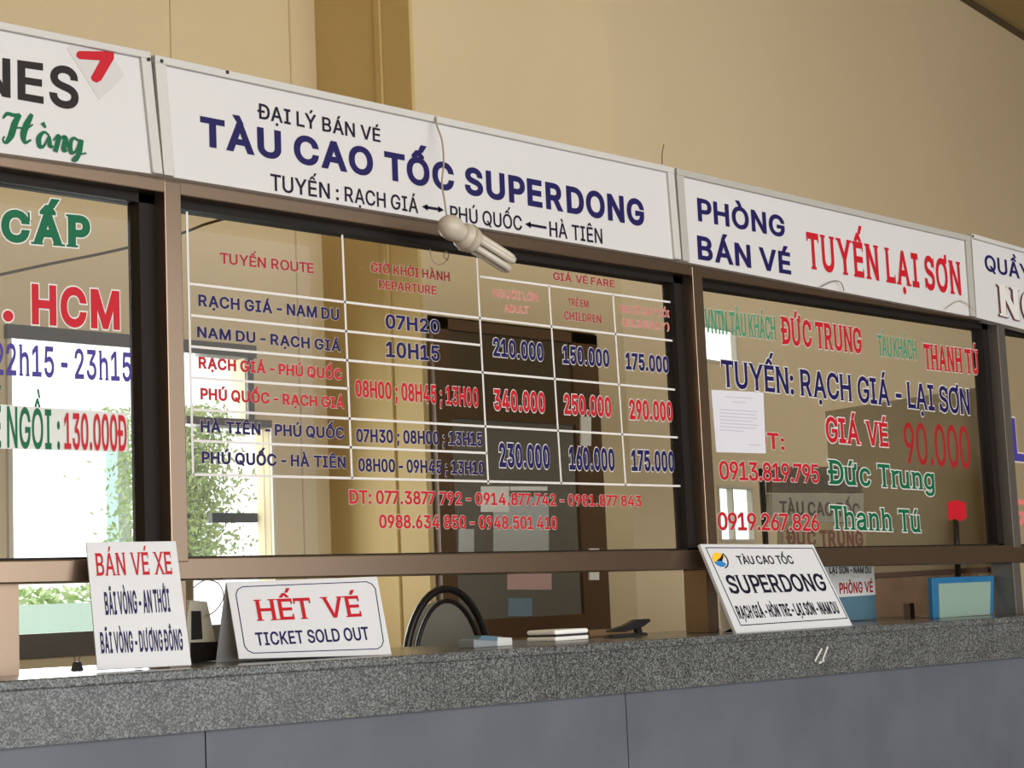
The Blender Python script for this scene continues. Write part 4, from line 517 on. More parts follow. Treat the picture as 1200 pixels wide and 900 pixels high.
# ------------------------------------------------------------------ aluminium frame
fr = thing('ticket_booth', 'brown aluminium frame of posts and rails holding the ticket windows', 'frame', (4.5, 0, 1.2))
zh = 2.343; zh1 = 2.44
MB().box((X0, FY, zh), (X1, .05, zh1)).build('header', 'bronze', fr, bevel=.003)
zr1 = aty(0, 657, FY)[2], aty(1100, 640, FY)[2]; zr0 = aty(0, 684, FY)[2], aty(1100, 661, FY)[2]
xx = aty(0, 657, FY)[0], aty(1100, 640, FY)[0]
lr = lambda pr, x: pr[0] + (pr[1] - pr[0]) * (x - xx[0]) / (xx[1] - xx[0])
slab(MB(), X0, X1, FY, .05, lambda x: lr(zr1, x), lambda x: lr(zr0, x)).build('transom_rail', 'bronze', fr, bevel=.003)
mull = [(aty(193.3, 280, FY)[0], aty(212.6, 280, FY)[0]), (aty(812.5, 350, FY)[0], aty(824, 350, FY)[0]), (aty(1169.5, 400, FY)[0], aty(1178, 400, FY)[0])]
mull.insert(0, (mull[0][0] - 2.03, mull[0][1] - 2.03)); mull.append((mull[-1][0] + 2.0, mull[-1][1] + 2.0))
for i, (a, b) in enumerate(mull):
    mb = MB().box((a, FY - .002, lr(zr1, a) - .01), (b, .05, zh + .03)); mb.box((a, FY + .01, zc(a)), (b, .045, lr(zr0, a)))
    mb.build('post', 'bronze' if i != 3 else 'alu', fr, bevel=.002, label='greyer post' if i == 3 else None)
pa, pb = aty(-6, 740, .0)[0], aty(17, 740, .0)[0]
MB().box((pa, -.02, zc(pa)), (pb, .03, lr(zr0, pa))).build('short_post', 'bronze', fr)

# ------------------------------------------------------------------ ticket windows
def ticket_window(i, label):
    a, b = mull[i][1], mull[i + 1][0]; z0, z1 = lr(zr1, (a + b) / 2), zh
    t = thing('glass_panel', label, 'ticket window', ((a + b) / 2, GY, z0), group=None, kind='thing')
    s = .022
    mb = MB()
    mb.box((a, -.02, z1 - s), (b, .03, z1)); mb.box((a, -.02, z0 - .004), (b, .03, z0 + .006)); mb.box((a, -.02, z0), (a + .004, .03, z1)); mb.box((b - .045, -.02, z0), (b, .03, z1))
    mb.build('sash', 'bronze_dark', t)
    MB().box((a + .004, GY, z0 + .005), (b - .045, GY + .006, z1 - s)).build('pane', 'glass', t)
    return t
gp = yplane(GY - .0005)
A = ticket_window(0, 'left ticket window with green CẤP and large red HCM lettering')
B = ticket_window(1, 'middle ticket window with white ruled table of routes and fares')
Cw = ticket_window(2, 'right ticket window with TUYẾN RẠCH GIÁ and 90.000 lettering')
Dw = ticket_window(3, 'sliver of ticket window at right edge beyond the greyer post')
T = lambda s, L, Rr, mk, parent, **k: text(s, gp, L, Rr, mk, parent, **k)
# left window
T('CẤP', (1, 245, 283), (105.5, 253.5, 291.5), 'green', A, bold=.06, halo=1, hw=.035, serif=True, hmk='white', label='green heavy lettering outlined in white')
T('TP.', (-75, 321, 372), (15, 329, 377), 'red', A, bold=.045, halo=1, hw=.03, hmk='white')
T('HCM', (37, 332.5, 380), (140, 341.5, 387), 'red', A, bold=.045, halo=1, hw=.03, hmk='white', label='large red bold lettering')
T('22h15 - 23h15', (-8, 401, 439), (154, 413.5, 447.5), 'purple', A, bold=.025, serif=True, sl=.03, gap=.06, label='purple departure times')
mb = MB(); mb.poly(gp, [gp.uv(*p) for p in ((-60, 524), (149, 530), (148, 484), (-60, 470))], .0006, .0012); mb.build('backing_strip', 'strip', A)
T('GHẾ NGỒI :', (-40, 472, 523), (70, 481, 527), 'green', A, bold=.02, lift=.002)
T('130.000Đ', (75, 484, 526), (148, 487, 529), 'red', A, bold=.02, lift=.002, halo=1, hw=.02, hmk='palepink', label='red price')
# middle window: ruled table
mb = MB()
def rule(a, b, w=.0065): mb.bar(gp, gp.uv(*a), gp.uv(*b), w, .0004, .0012)
for a, b in (((218.7, 247), (226, 557)), ((400.7, 273), (412.3, 561)), ((558.5, 303), (572, 567.5)), ((643, 335), (657.6, 568)), ((718, 345), (733, 569)), ((789, 331), (807.5, 645)),
             ((222, 332.5), (793, 400)), ((562, 324), (791.6, 355)), ((223.7, 369.5), (563.6, 404.6)), ((223.7, 406), (794.5, 457)), ((225, 442.5), (408, 455.5)),
             ((226, 480), (798.7, 513)), ((226, 516.5), (570.7, 531)), ((226, 556), (803, 569.7))): rule(a, b)
mb.build('table_grid', 'white', B, label='white ruled lines')
hd = dict(serif=True, bold=.022, halo=1, hw=.03, sl=.03, st=.03)
T('TUYẾN ROUTE', (257.5, 296, 308.7), (367, 308.7, 320.5), 'darkred', B, **hd)
T('GIỜ KHỞI HÀNH', (434, 307.5, 318.5), (526.7, 319.5, 330), 'darkred', B, **hd)
T('DEPARTURE', (443, 328, 338), (510.7, 335.5, 345.7), 'darkred', B, **hd)
T('GIÁ VÉ FARE', (647.7, 319, 328), (719.4, 328.7, 337), 'darkred', B, **hd)
hp = dict(bold=.02, halo=1, hw=.03)
T('NGƯỜI LỚN', (577.7, 338.6, 348), (630, 345, 353.7), 'pink', B, **hp)
T('ADULT', (590.5, 357, 365.8), (619.5, 359.5, 368), 'pink', B, **hp)
T('TRẺ EM', (665, 349.5, 358.4), (689, 352, 361), 'darkred', B, **hp)
T('CHILDREN', (660.5, 364.5, 374.5), (704, 369.6, 379), 'darkred', B, **hp)
T('NGƯỜI CAO TUỔI', (726, 357.5, 366), (784, 364, 372), 'pink', B, **hp)
T('(ELDERLY)', (729, 374, 382), (784, 379, 387), 'pink', B, **hp)
tr = dict(bold=.035, halo=1, hw=.03)
for s, L, Rr, k in (('RẠCH GIÁ - NAM DU', (232, 345, 358.7), (396.7, 362, 375.7), 'navy'), ('NAM DU - RẠCH GIÁ', (230.5, 382.5, 395.3), (398.7, 399.5, 412.5), 'navy'),
                    ('RẠCH GIÁ - PHÚ QUỐC', (232.5, 418, 431.5), (400.7, 432.5, 445.5), 'red'), ('PHÚ QUỐC - RẠCH GIÁ', (234.7, 454.7, 468), (403, 466, 479), 'red'),
                    ('HÀ TIÊN - PHÚ QUỐC', (234.7, 492.5, 506.7), (403, 501, 514.5), 'navy'), ('PHÚ QUỐC - HÀ TIÊN', (236, 529, 543), (404.5, 535, 549), 'navy'),
                    ('07H20', (451.5, 368, 385), (515, 375.5, 391), 'navy'), ('10H15', (452, 400, 418.5), (515, 405.5, 423.5), 'navy'),
                    ('08H00 ; 08H45 ; 13H00', (416, 445, 465), (560.7, 455, 477.5), 'red'), ('07H30 ; 08H00 ; 13H15', (417, 502.5, 518), (565, 507, 523), 'navy'),
                    ('08H00 - 09H45 ; 13H10', (419.5, 537, 552.5), (567, 541, 556.5), 'navy')):
    T(s, L, Rr, k, B, **tr)
pr = dict(bold=.045, halo=1, hw=.035, hmk='white')
for s, L, Rr, k in (('210.000', (577.7, 396, 417.5), (636.7, 402.5, 423.5), 'navy'), ('150.000', (659.3, 404.6, 426), (713.7, 410, 430.5), 'navy'), ('175.000', (733, 413, 433), (783.5, 418, 437.5), 'navy'),
                    ('340.000', (578.6, 456, 480.5), (638.6, 460, 484), 'red'), ('250.000', (661, 461.5, 485.5), (716, 465.5, 489), 'red'), ('290.000', (737.5, 468, 491.5), (788, 471, 494), 'red'),
                    ('230.000', (585, 519, 547.5), (644, 522, 549.5), 'navy'), ('160.000', (667, 523, 550.5), (720, 526, 552), 'navy'), ('175.000', (740, 527, 552), (790, 529, 553), 'navy')):
    T(s, L, Rr, k, B, serif=False, label='%s price' % ('red' if k == 'red' else 'navy blue'), name='price_lettering', **pr)
T('DT: 077.3877 792 - 0914.877.742 - 0981.877 843', (409, 574, 590.5), (751, 581, 593.5), 'red', B, bold=.03, halo=1, hw=.03, label='red telephone numbers')
T('0988.634 850 - 0948.501 410', (444, 603, 619), (653, 605.5, 620.5), 'red', B, bold=.03, halo=1, hw=.03)
# right window
T('VNTN TÀU KHÁCH', (826, 362, 389), (909, 372, 398.6), 'palegreen', Cw, bold=.02, halo=1, hw=.03, serif=True, sl=.03)
T('ĐỨC TRUNG', (915.5, 371, 403), (1009.7, 385, 414.5), 'red', Cw, bold=.03, halo=1, hw=.03, serif=True)
T('TÀU KHÁCH', (1029, 392.5, 417), (1074, 399, 422), 'palegreen', Cw, bold=.02, halo=1, hw=.03)
T('THANH TÚ', (1083.4, 403, 432.6), (1147, 411, 439), 'red', Cw, bold=.03, halo=1, hw=.03, serif=True)
T('TUYẾN: RẠCH GIÁ - LẠI SƠN', (846, 421.7, 453), (1137, 456.5, 486.5), 'navy', Cw, bold=.022, halo=1, hw=.03, serif=True, sl=.03, st=.035, hmk='white', label='long navy line outlined in white')
T('GIÁ VÉ', (968, 488, 518), (1041, 496, 524), 'red', Cw, bold=.03, halo=1, hw=.035, serif=True, sl=.04, hmk='white')
T('90.000', (1061, 495, 543), (1138, 500, 549.5), 'darkred', Cw, bold=.01, label='tall dark red price')
T('ĐT:', (882, 505.5, 525), (919, 508.5, 527.5), 'red', Cw, bold=.03, halo=1, hw=.03)
T('0913.819.795', (843, 540, 562), (960, 544.5, 566), 'red', Cw, bold=.02, halo=1, hw=.03, serif=True, sl=.03)
T('Đức Trung', (970.5, 538.5, 567), (1095, 549, 574.5), 'green', Cw, bold=.02, halo=1, hw=.035, serif=True, hmk='white')
T('0919.267.826', (841, 600.5, 621), (960, 602.5, 622.5), 'red', Cw, bold=.02, halo=1, hw=.03, serif=True, sl=.03)
T('Thanh Tú', (973.5, 592, 620), (1079, 598, 624), 'green', Cw, bold=.02, halo=1, hw=.035, serif=True, hmk='white')
T('LẠI SƠN', (1188, 490, 540), (1300, 505, 552), 'purple', Dw, bold=.03, halo=1, hw=.03)
T('90', (1190, 585, 615), (1225, 588, 618), 'pink', Dw, bold=.03)
def flat(name, pl, pts, mk, label, cat, c0=.0012, c1=.003):
    o = MB().poly(pl, [pl.uv(*p) for p in pts], c0, c1).build(name, mk); return tag(o, label, cat)
flat('sticker', gp, [(1110, 589), (1118, 586), (1131, 589), (1132, 607), (1124, 611), (1118, 608), (1111, 610)], 'red', 'ragged red sticker remnant low on the right ticket window', 'sticker')
pn = thing('paper_or_reflection', 'white printed paper sheet stuck inside right ticket window beside ĐT', 'notice', gp.w(*gp.uv(865, 530)))
MB().poly(gp, [gp.uv(*p) for p in ((838, 530), (896, 531.5), (893, 460), (832, 457))], .0044, .0056).build('sheet', 'paper', pn)
mb = MB()
for yy, xa, xb in ((465, 848, 880), (471, 856, 872), (480, 842, 886), (484, 842, 884), (488, 842, 886), (492, 842, 880), (496, 842, 887), (500, 842, 884), (504, 842, 870), (521, 876, 890)):
    mb.bar(gp, gp.uv(xa, yy), gp.uv(xb, yy + (xb - xa) * .06), .0035, .0058, .0062)
mb.build('print', 'paper_ink', pn)

# ------------------------------------------------------------------ sign boards above
SY = -.085
def signboard(corners, label, tw, mk, tk, plane_y=SY, ft=.035, left=True):
    """corners TL,TR,BR,BL in world (x,z)"""
    pl = yplane(plane_y); t = thing('signboard', label, 'signboard', (corners[3][0], plane_y, corners[3][1]), group='signboards over the ticket windows')
    MB().poly(pl, [corners[3], corners[2], corners[1], corners[0]], -.045, 0).build('panel', 'sign', t)
    mb = MB(); c = [np.array(q) for q in corners]
    up = np.array([0, -ft * .9]); sd = np.array([tw, 0])
    mb.poly(pl, [c[0] + up, c[1] + up, c[1], c[0]], -.05, .012)
    mb.poly(pl, [c[1] - sd, c[2] - sd, c[2], c[1]][::-1], -.05, .010)
    if left: mb.poly(pl, [c[0], c[3], c[3] + sd, c[0] + sd], -.05, .010)
    mb.build('trim', mk, t, bevel=.002)
    return t, pl
sp = yplane(SY)
tl, trr, br, bl = sp.uv(178.5, 65), sp.uv(787, 197), sp.uv(796, 305), sp.uv(190, 205.5)
n_tr, n_br, n_b0, n_t0 = sp.uv(173.5, 62), sp.uv(188.5, 205), sp.uv(0, 179), sp.uv(0, 27)
ex = lambda p, q, x: (x, p[1] + (q[1] - p[1]) * (x - p[0]) / (q[0] - p[0]))
s1, _ = signboard([ex(n_t0, n_tr, .9), n_tr, n_br, ex(n_b0, n_br, .9)], 'white signboard at left edge with black NES and red arrow', .028, 'frame_white', 0, ft=.02, left=False)
s2, _ = signboard([tl, trr, br, bl], 'white signboard reading TÀU CAO TỐC SUPERDONG over the middle window', .032, 'frame_white', 0, ft=.022)
s3, _ = signboard([sp.uv(790, 197.5), sp.uv(1134.5, 277), sp.uv(1141, 371.5), sp.uv(798, 306)], 'white signboard reading PHÒNG BÁN VÉ TUYẾN LẠI SƠN', .035, 'frame_grey', 0, ft=.025)
q0, q1 = sp.uv(1136, 274), sp.uv(1200, 292); r0, r1 = sp.uv(1142, 371.5), sp.uv(1200, 386)
s4, _ = signboard([q0, ex(q0, q1, 8.2), ex(r0, r1, 8.2), r0], 'white signboard at right edge with QUẦY and raised white letters', .004, 'frame_white', 0, ft=.02)
S = lambda s, L, Rr, mk, parent, **k: text(s, sp, L, Rr, mk, parent, **k)
S('NES', (-27, 64, 108), (92, 80, 129.5), 'black', s1, bold=.03, label='black bold lettering')
mb = MB(); mb.poly(sp, [sp.uv(*p) for p in ((78, 57), (92, 46), (111, 48), (132, 68), (146, 88), (130, 105), (116, 117), (98, 88))], .0006, .001); mb.build('faded_patch', 'sign_patch', s1)
mb = MB(); mb.poly(sp, [sp.uv(*p) for p in ((89.5, 62), (92, 60), (130, 60.5), (133, 63), (133, 69), (118, 94.5), (113, 97), (108, 95), (106, 91), (117, 71), (93, 69.5), (89, 66.5))], .0014, .0024); mb.build('arrow_mark', 'red', s1, label='red angled arrow')
def ribbon(strokes, pl, mk, parent, name, label=None):
    mb = MB()
    for si, (pts, ws) in enumerate(strokes):
        P = spline([np.array(pl.uv(*p)) for p in pts], 8); n = len(P)
        for i in range(n - 1):
            t = vn(P[i + 1] - P[i] + 1e-9); nn_ = np.array([-t[1], t[0]])
            f = lambda j: np.interp(j / (n - 1), np.linspace(0, 1, len(ws)), ws) / 2
            t2 = vn(P[min(i + 2, n - 1)] - P[i + 1] + 1e-9) if i + 2 < n else t; n2 = np.array([-t2[1], t2[0]])
            k = .0014 + si * .0004 + i * .000008
            mb.add([pl.w(*(P[i] - nn_ * f(i)), k), pl.w(*(P[i + 1] - n2 * f(i + 1)), k), pl.w(*(P[i + 1] + n2 * f(i + 1)), k), pl.w(*(P[i] + nn_ * f(i)), k)], [(0, 1, 2, 3)])
    return mb.build(name, mk, parent, label=label)
T1, T2 = .004, .016
ribbon([(((3, 139), (8, 133.5), (16, 135), (23, 134)), (T1, .009, .009, T1)), (((23, 134), (17, 145), (13, 158), (7, 167), (3, 164), (5, 160)), (.01, T2, T2, .008, T1, T1)),
        (((37, 134), (31, 146), (27, 158), (29, 167), (36, 164)), (.009, T2, T2, .008, T1)), (((10, 156), (20, 150), (30, 151), (38, 146)), (T1, T1, T1, T1)),
        (((57, 159), (51, 155), (45, 162), (46, 171), (51, 171), (57, 160), (58, 170), (62, 173)), (T1, .006, .013, .012, .006, T1, .013, T1)),
        (((49, 144), (53, 150)), (.011, T1)),
        (((62, 165), (67, 159), (68, 163), (64, 178)), (T1, .006, .012, .012)), (((66, 168), (72, 161), (76, 163), (74, 175), (78, 177)), (T1, .006, .013, .013, T1)),
        (((91, 165), (85, 162), (81, 170), (83, 179), (88, 177), (93, 164)), (T1, .006, .013, .010, T1, T1)), (((94, 164), (92, 178), (88, 188), (84, 187), (90, 182), (100, 180)), (.013, .013, .008, T1, T1, T1))],
       sp, 'green', s1, 'script_lettering', 'green handwritten script lettering')
S('ĐẠI LÝ BÁN VÉ', (301.7, 120.7, 138.7), (445.7, 151, 167), 'ink', s2, bold=.02)
S('TÀU CAO TỐC SUPERDONG', (235, 136, 170.5), (755.5, 235, 266), 'navy', s2, bold=.045, label='large navy bold lettering')
S('TUYẾN :', (317, 203.5, 223), (397, 217, 235), 'ink', s2, bold=.015); S('RẠCH GIÁ', (404, 218.5, 236), (490, 232.5, 250), 'ink', s2, bold=.015)
S('PHÚ QUỐC', (527.7, 241, 258), (611.7, 253.5, 270.5), 'ink', s2, bold=.015); S('HÀ TIÊN', (644, 259.5, 277), (706, 268.5, 286), 'ink', s2, bold=.015)
for (a, b, dbl) in (((494, 242), (520, 246.5), 1), ((615, 262.5), (640, 267), 0)):
    a = np.array(sp.uv(*a)); b = np.array(sp.uv(*b)); d = b - a; nv = np.array([-d[1], d[0]]); nv = nv / np.linalg.norm(nv)
    h = np.linalg.norm(d) * .26; d = vn(d); mb = MB().bar(sp, a + d * h * .6, b - d * h * .6 * dbl, .008, .0008, .0018)
    mb.poly(sp, [a, a + d * h - nv * h * .42, a + d * h + nv * h * .42], .0008, .0018)
    if dbl: mb.poly(sp, [b, b - d * h + nv * h * .42, b - d * h - nv * h * .42], .0008, .0018)
    mb.build('arrow_mark', 'ink', s2, label='small double arrow' if dbl else 'small left arrow')
S('PHÒNG', (818, 232, 259), (920, 254, 278.5), 'navy', s3, bold=.035); S('BÁN VÉ', (818, 276, 304), (927, 296.5, 322), 'navy', s3, bold=.035)
S('TUYẾN LẠI SƠN', (947, 272, 314.5), (1127.5, 308, 346.5), 'red', s3, bold=.03, serif=True, gap=.05, label='red slab serif lettering')
S('QUẦY', (1154.4, 298, 317), (1208, 312, 330), 'navy', s4, bold=.025)
mb = MB()
def raised(body, L, Rr, depth):
    front = text(body, sp, L, Rr, 'white', s4, name='raised_lettering', bold=.05, serif=True, sl=.05, lift=depth, label='raised white lettering with red sides')
    side = text(body, sp, (L[0] + .6, L[1] + .8, L[2] + .8), (Rr[0] + .6, Rr[1] + .8, Rr[2] + .8), 'lip', s4, name='letter_side', bold=.056, serif=True, sl=.05, lift=.002)
    sd = side.modifiers.new('depth', 'SOLIDIFY'); sd.thickness = depth - .003; sd.offset = 1
raised('NG', (1169, 333, 370), (1219, 345, 383), .011)
# small screws
for (px, py, p_) in ((171, 71, s1), (186, 73, s2), (263, 86, s2), (1137, 277.5, s4)):
    u, v = sp.uv(px, py); MB().poly(sp, [(u + .005 * math.cos(k), v + .005 * math.sin(k)) for k in np.linspace(0, 2 * math.pi, 9)[:-1]], .010, .014).build('screw', 'dark', p_)

# ------------------------------------------------------------------ bulb on its wire
LY = -.2
lp = thing('energy_saving_bulb', 'white compact fluorescent bulb hanging by wire before the middle signboard', 'lamp', aty(548, 285, LY))
W_ = [aty(px, py, y) for px, py, y in ((511, 137, SY - .015), (512, 147, -.11), (518, 165, -.13), (520, 190, -.15), (518, 215, -.17), (521, 235, -.19), (524, 256, LY))]
MB().tube(spline(W_, 6), .0028, 6).build('cord', 'wire', lp, smooth=True)
p0 = aty(521, 262, LY); p1 = aty(596, 309, LY); ax = vn(p1 - p0); Lb = np.linalg.norm(p1 - p0)
at_ = lambda s: p0 + ax * Lb * s
MB().tube([at_(s) for s in (-.05, 0, .06, .14, .22, .28)], [.012, .027, .034, .034, .028, .026], 20).build('socket', 'porcelain', lp, smooth=True)
MB().tube([at_(s) for s in (.24, .27, .36, .43, .46)], [.026, .036, .038, .036, .03], 20).build('ballast', 'porcelain', lp, smooth=True)
MB().tube([at_(s) for s in (.335, .345, .365, .375)], [.038, .041, .041, .038], 20).build('collar', 'wire', lp, smooth=True)
s_ = vn(np.cross(ax, [0, 1, 0])); f_ = np.cross(ax, s_)
for k in range(3):
    an = k * 2 * math.pi / 3 + .5; o1 = (s_ * math.cos(an) + f_ * math.sin(an)) * .021; o2 = (s_ * math.cos(an + 1.0) + f_ * math.sin(an + 1.0)) * .021
    pts = [at_(.42) + o1, at_(.93) + o1, at_(.985) + o1 * .85 + o2 * .15, at_(1.0) + (o1 + o2) / 2, at_(.985) + o2 * .85 + o1 * .15, at_(.93) + o2, at_(.42) + o2]
    MB().tube(pts, .0098, 10).build('lamp_tube', 'tube', lp, smooth=True)
def wire(px, y, r, mk, label, cat='wire', n=6, name='wire'):
    pts = [aty(q[0], q[1], q[2] if len(q) > 2 else y) for q in px]
    return tag(MB().tube(spline(pts, n), r, 6).build(name, mk, smooth=True), label, cat)
wire([(504, 292), (505, 300), (508, 307), (515, 310), (522, 307), (526, 299), (522, 295), (520, 301), (525, 305)], -.07, .0018, 'wire', 'small bent loop of thin wire below the header beside bulb')
wire([(962, 336), (972, 331), (980, 329), (986, 332), (989, 341)], -.1, .0016, 'darkwire', 'thin curved wire lying against lower edge of PHÒNG BÁN VÉ signboard')
wire([(776, 192), (776, 180), (778, 169)], -.1, .0016, 'darkwire', 'short stiff wire sticking up from top of the SUPERDONG signboard')
wire([(1108, 362), (1122, 353), (1132, 355), (1144, 366)], -.095, .0016, 'wire', 'thin pale wire bent over the lower right corner of PHÒNG BÁN VÉ signboard')
wire([(-30, 329), (0, 322), (60, 309), (120, 297), (175, 284), (214, 273), (240, 263), (268, 255), (300, 245)], .6, .004, 'darkwire', 'thin dark cable sagging across behind the left and middle ticket windows', 'cable', name='cable')

# ------------------------------------------------------------------ signs on the counter
def leaning(name, label, cat, BL, BR, TL, TR, ybl, yaw, thick, mk='board', group=None):
    """a board leaning back: its lower left corner stands at depth ybl on the counter, yaw turns it"""
    bl_ = aty(BL[0], BL[1], ybl); e = np.array([math.cos(math.radians(yaw)), math.sin(math.radians(yaw)), 0.0])
    d = ray(TL); tl_ = CAM + ((bl_ - CAM) @ e) / (d @ e) * d
    pl = Plane(bl_, e, tl_ - bl_); q4 = [pl.uv(*p) for p in (BL, BR, TR, TL)]
    t = thing(name, label, cat, bl_, group)
    MB().poly(pl, q4, -thick, 0).build('panel', mk, t, bevel=.001)
    return t, pl, q4[1][0], q4[3][1], q4

def wedge(pl, wd, ht, off, inset, parent):
    """the strut behind a leaning board, down to the counter"""
    T_ = [pl.w(u, ht * .6, -off) for u in (inset, wd - inset)]; B_ = [pl.w(u, .03, -off) for u in (inset, wd - inset)]; K_ = []
    for q in T_:
        k = q.copy(); k[2] = zc(q[0]) + .001; K_.append(k)
    for q in B_: q[2] = max(q[2], zc(q[0]) + .001)
    MB().add([T_[0], T_[1], B_[1], B_[0], K_[0], K_[1]], [(0, 1, 2, 3), (0, 4, 5, 1), (3, 2, 5, 4), (0, 3, 4), (1, 5, 2)]).build('stand', 'board_edge', parent)
g1, pl, wd, ht, q4 = leaning('counter_sign', 'upright white card sign reading BÁN VÉ XE leaning before the post', 'sign', (114, 785), (224.5, 779.5), (101, 635.5), (206, 634), -.16, -17, .006)
X = lambda s, L, Rr, mk, **k: text(s, pl, L, Rr, mk, g1, **k)
X('BÁN VÉ XE', (113, 648.5, 675), (202, 646.5, 673), 'red', bold=.012, serif=True, sl=.05, st=.035, label='red serif lettering')
X('BÃI VÒNG - AN THỚI', (124, 694, 721), (200, 690, 717), 'navy', bold=.03, gap=.04); X('BÃI VÒNG - DƯƠNG ĐÔNG', (119, 741, 766), (215, 737, 762), 'navy', bold=.03, gap=.04)
wedge(pl, wd, ht, .007, .1, g1)

g2, pl, wd, ht, q4 = leaning('tent_sign', 'white folded tent sign reading HẾT VÉ and TICKET SOLD OUT', 'sign', (280, 772), (459, 767), (265, 682), (442, 675.5), -.12, -17, .004)
back = -pl.n; back[2] = 0; back = vn(back)
tp0, tp1 = pl.w(*q4[3], -.004), pl.w(*q4[2], -.004); f0 = pl.w(0, 0) + back * .17; f1 = pl.w(*q4[1]) + back * .17
f0[2] = zc(f0[0]) + .001; f1[2] = zc(f1[0]) + .001
nb = vn(np.cross(f1 - f0, tp0 - f0)) * .004
MB().hexa([f0, f1, tp1, tp0], [f0 + nb, f1 + nb, tp1 + nb, tp0 + nb]).build('back_leaf', 'board', g2)
X = lambda s, L, Rr, mk, **k: text(s, pl, L, Rr, mk, g2, **k)
X('HẾT VÉ', (301, 703, 728), (424, 698, 722.7), 'red', bold=.014, serif=True, sl=.06, st=.04, label='red serif lettering'); X('TICKET SOLD OUT', (301, 741.5, 757), (433.5, 734.5, 750), 'navy', bold=.02, label='navy lettering')
mb = MB(); bx = [pl.uv(*p) for p in ((288, 766), (451, 760), (438, 681.5), (275, 688))]; ch = .02
ring = []
for i, (cx_, cy_) in enumerate(bx):
    sx = 1 if i in (0, 3) else -1; sy = 1 if i in (0, 1) else -1
    pts = [(cx_, cy_ + sy * ch), (cx_ + sx * ch * .35, cy_ + sy * ch * .35), (cx_ + sx * ch, cy_)]
    ring += pts if i in (0, 2) else pts[::-1]
for i in range(len(ring)): mb.bar(pl, ring[i], ring[(i + 1) % len(ring)], .0022, .0004, .001)
mb.build('border_line', 'navy', g2, label='thin navy border')

g3, pl, wd, ht, q4 = leaning('counter_sign', 'leaning white counter sign reading SUPERDONG with yellow and blue logo', 'sign', (863, 742), (999, 733), (820, 637.5), (953, 638), -.245, -5, .012)
X = lambda s, L, Rr, mk, **k: text(s, pl, L, Rr, mk, g3, **k)
X('TÀU CAO TỐC', (866, 651.5, 661.5), (931, 651, 661), 'ink', bold=.02)
X('SUPERDONG', (857, 674, 696), (970.5, 672, 692.5), 'ink', bold=.022, serif=True, sl=.045, st=.03, label='large dark serif lettering')
X('RẠCH GIÁ - HÒN TRE - LẠI SƠN - NAM DU', (867, 710, 725.5), (984.5, 704.5, 719), 'ink', bold=.035)
mb = MB(); bx = [pl.uv(*p) for p in ((868, 733), (993, 724.5), (952, 642.5), (827, 642))]
for i in range(4): mb.bar(pl, bx[i], bx[(i + 1) % 4], .003, .0004, .001)
mb.build('border_line', 'ink', g3, label='thin dark border')
cu, cv = pl.uv(843, 656); rr = .03
mb = MB()
arc = lambda a0, a1, r, n=14: [(cu + r * math.cos(math.radians(a)), cv + r * .85 * math.sin(math.radians(a))) for a in np.linspace(a0, a1, n)]
mb.poly(pl, arc(15, 200, rr), .0006, .0014, 0); mb.poly(pl, [(cu - rr * .94, cv - rr * .3), (cu - rr * .2, cv - rr * .05), (cu + rr * .5, cv - rr * .35)] + arc(-40, -160, rr), .0006, .0014, 1)
mb.poly(pl, [(cu - rr * .5, cv - rr * .1), (cu + rr * .2, cv + rr * .2), (cu + rr * .9, cv + rr * .75), (cu + rr * .65, cv + rr * .2), (cu + rr * .3, cv - rr * .2)], .0016, .002, 2)
for a in range(-75, 40, 10):
    p_ = [(cu + r * math.cos(math.radians(b)), cv + r * .85 * math.sin(math.radians(b))) for r, b in ((rr * 1.12, a), (rr * 1.28, a), (rr * 1.28, a + 10), (rr * 1.12, a + 10))]
    mb.poly(pl, p_, .0006, .0014, 2)
mb.build('logo', ['yellow', 'skyblue', 'ink'], g3, label='yellow and blue wave logo')
wedge(pl, wd, ht, .013, .03, g3)

# ------------------------------------------------------------------ things on and behind the counter
def on(px, py, y): return aty(px, py, y)
# chair
CYy = 1.0
ch_ = thing('chair', 'round backed chair with black tube frame and grey backrest behind the counter', 'chair', (on(524, 740, CYy)[0], CYy, 0))
cl, cr, tp = on(474, 765, CYy), on(573, 752, CYy), on(521, 690, CYy)
mx_, hw_ = (cl[0] + cr[0]) / 2, (cr[0] - cl[0]) / 2; zt_ = tp[2]; sh = .30
arcp = lambda hw, zt, y, n=22, drop=.35: [(mx_ - hw, y, zt - sh - drop)] + [(mx_ - hw * math.cos(t), y, zt - sh + sh * math.sin(t)) for t in np.linspace(0, math.pi, n)] + [(mx_ + hw, y, zt - sh - drop)]
MB().tube(arcp(hw_, zt_, CYy), .014, 10).build('back_frame', 'blacksteel', ch_, smooth=True)
pp = yplane(CYy + .02)
hw2 = hw_ * .84; zt2 = on(524, 704, CYy)[2]
out = [(mx_ - hw2 * math.cos(t), zt2 - sh + sh * math.sin(t)) for t in np.linspace(0, math.pi, 22)] + [(mx_ + hw2, zt2 - sh - .16), (mx_ - hw2, zt2 - sh - .16)]
bk = MB().poly(pp, out[::-1], -.03, .02).build('backrest', 'chair_pad', ch_)
MB().tube([(a, CYy - .005, b) for a, b in out[:22]], .008, 8).build('edge_piping', 'blacksteel', bk, smooth=True)
MB().box((mx_ - hw_, CYy - .02, .44), (mx_ + hw_, CYy + .42, .5)).build('seat', 'chair_pad', ch_, bevel=.02)
for sx in (-1, 1):
    for yy in (CYy, CYy + .38):
        MB().tube([(mx_ + sx * hw_, yy, .0), (mx_ + sx * hw_, yy, .62 if yy == CYy else .45)], .014, 8).build('leg', 'blacksteel', ch_, smooth=True)
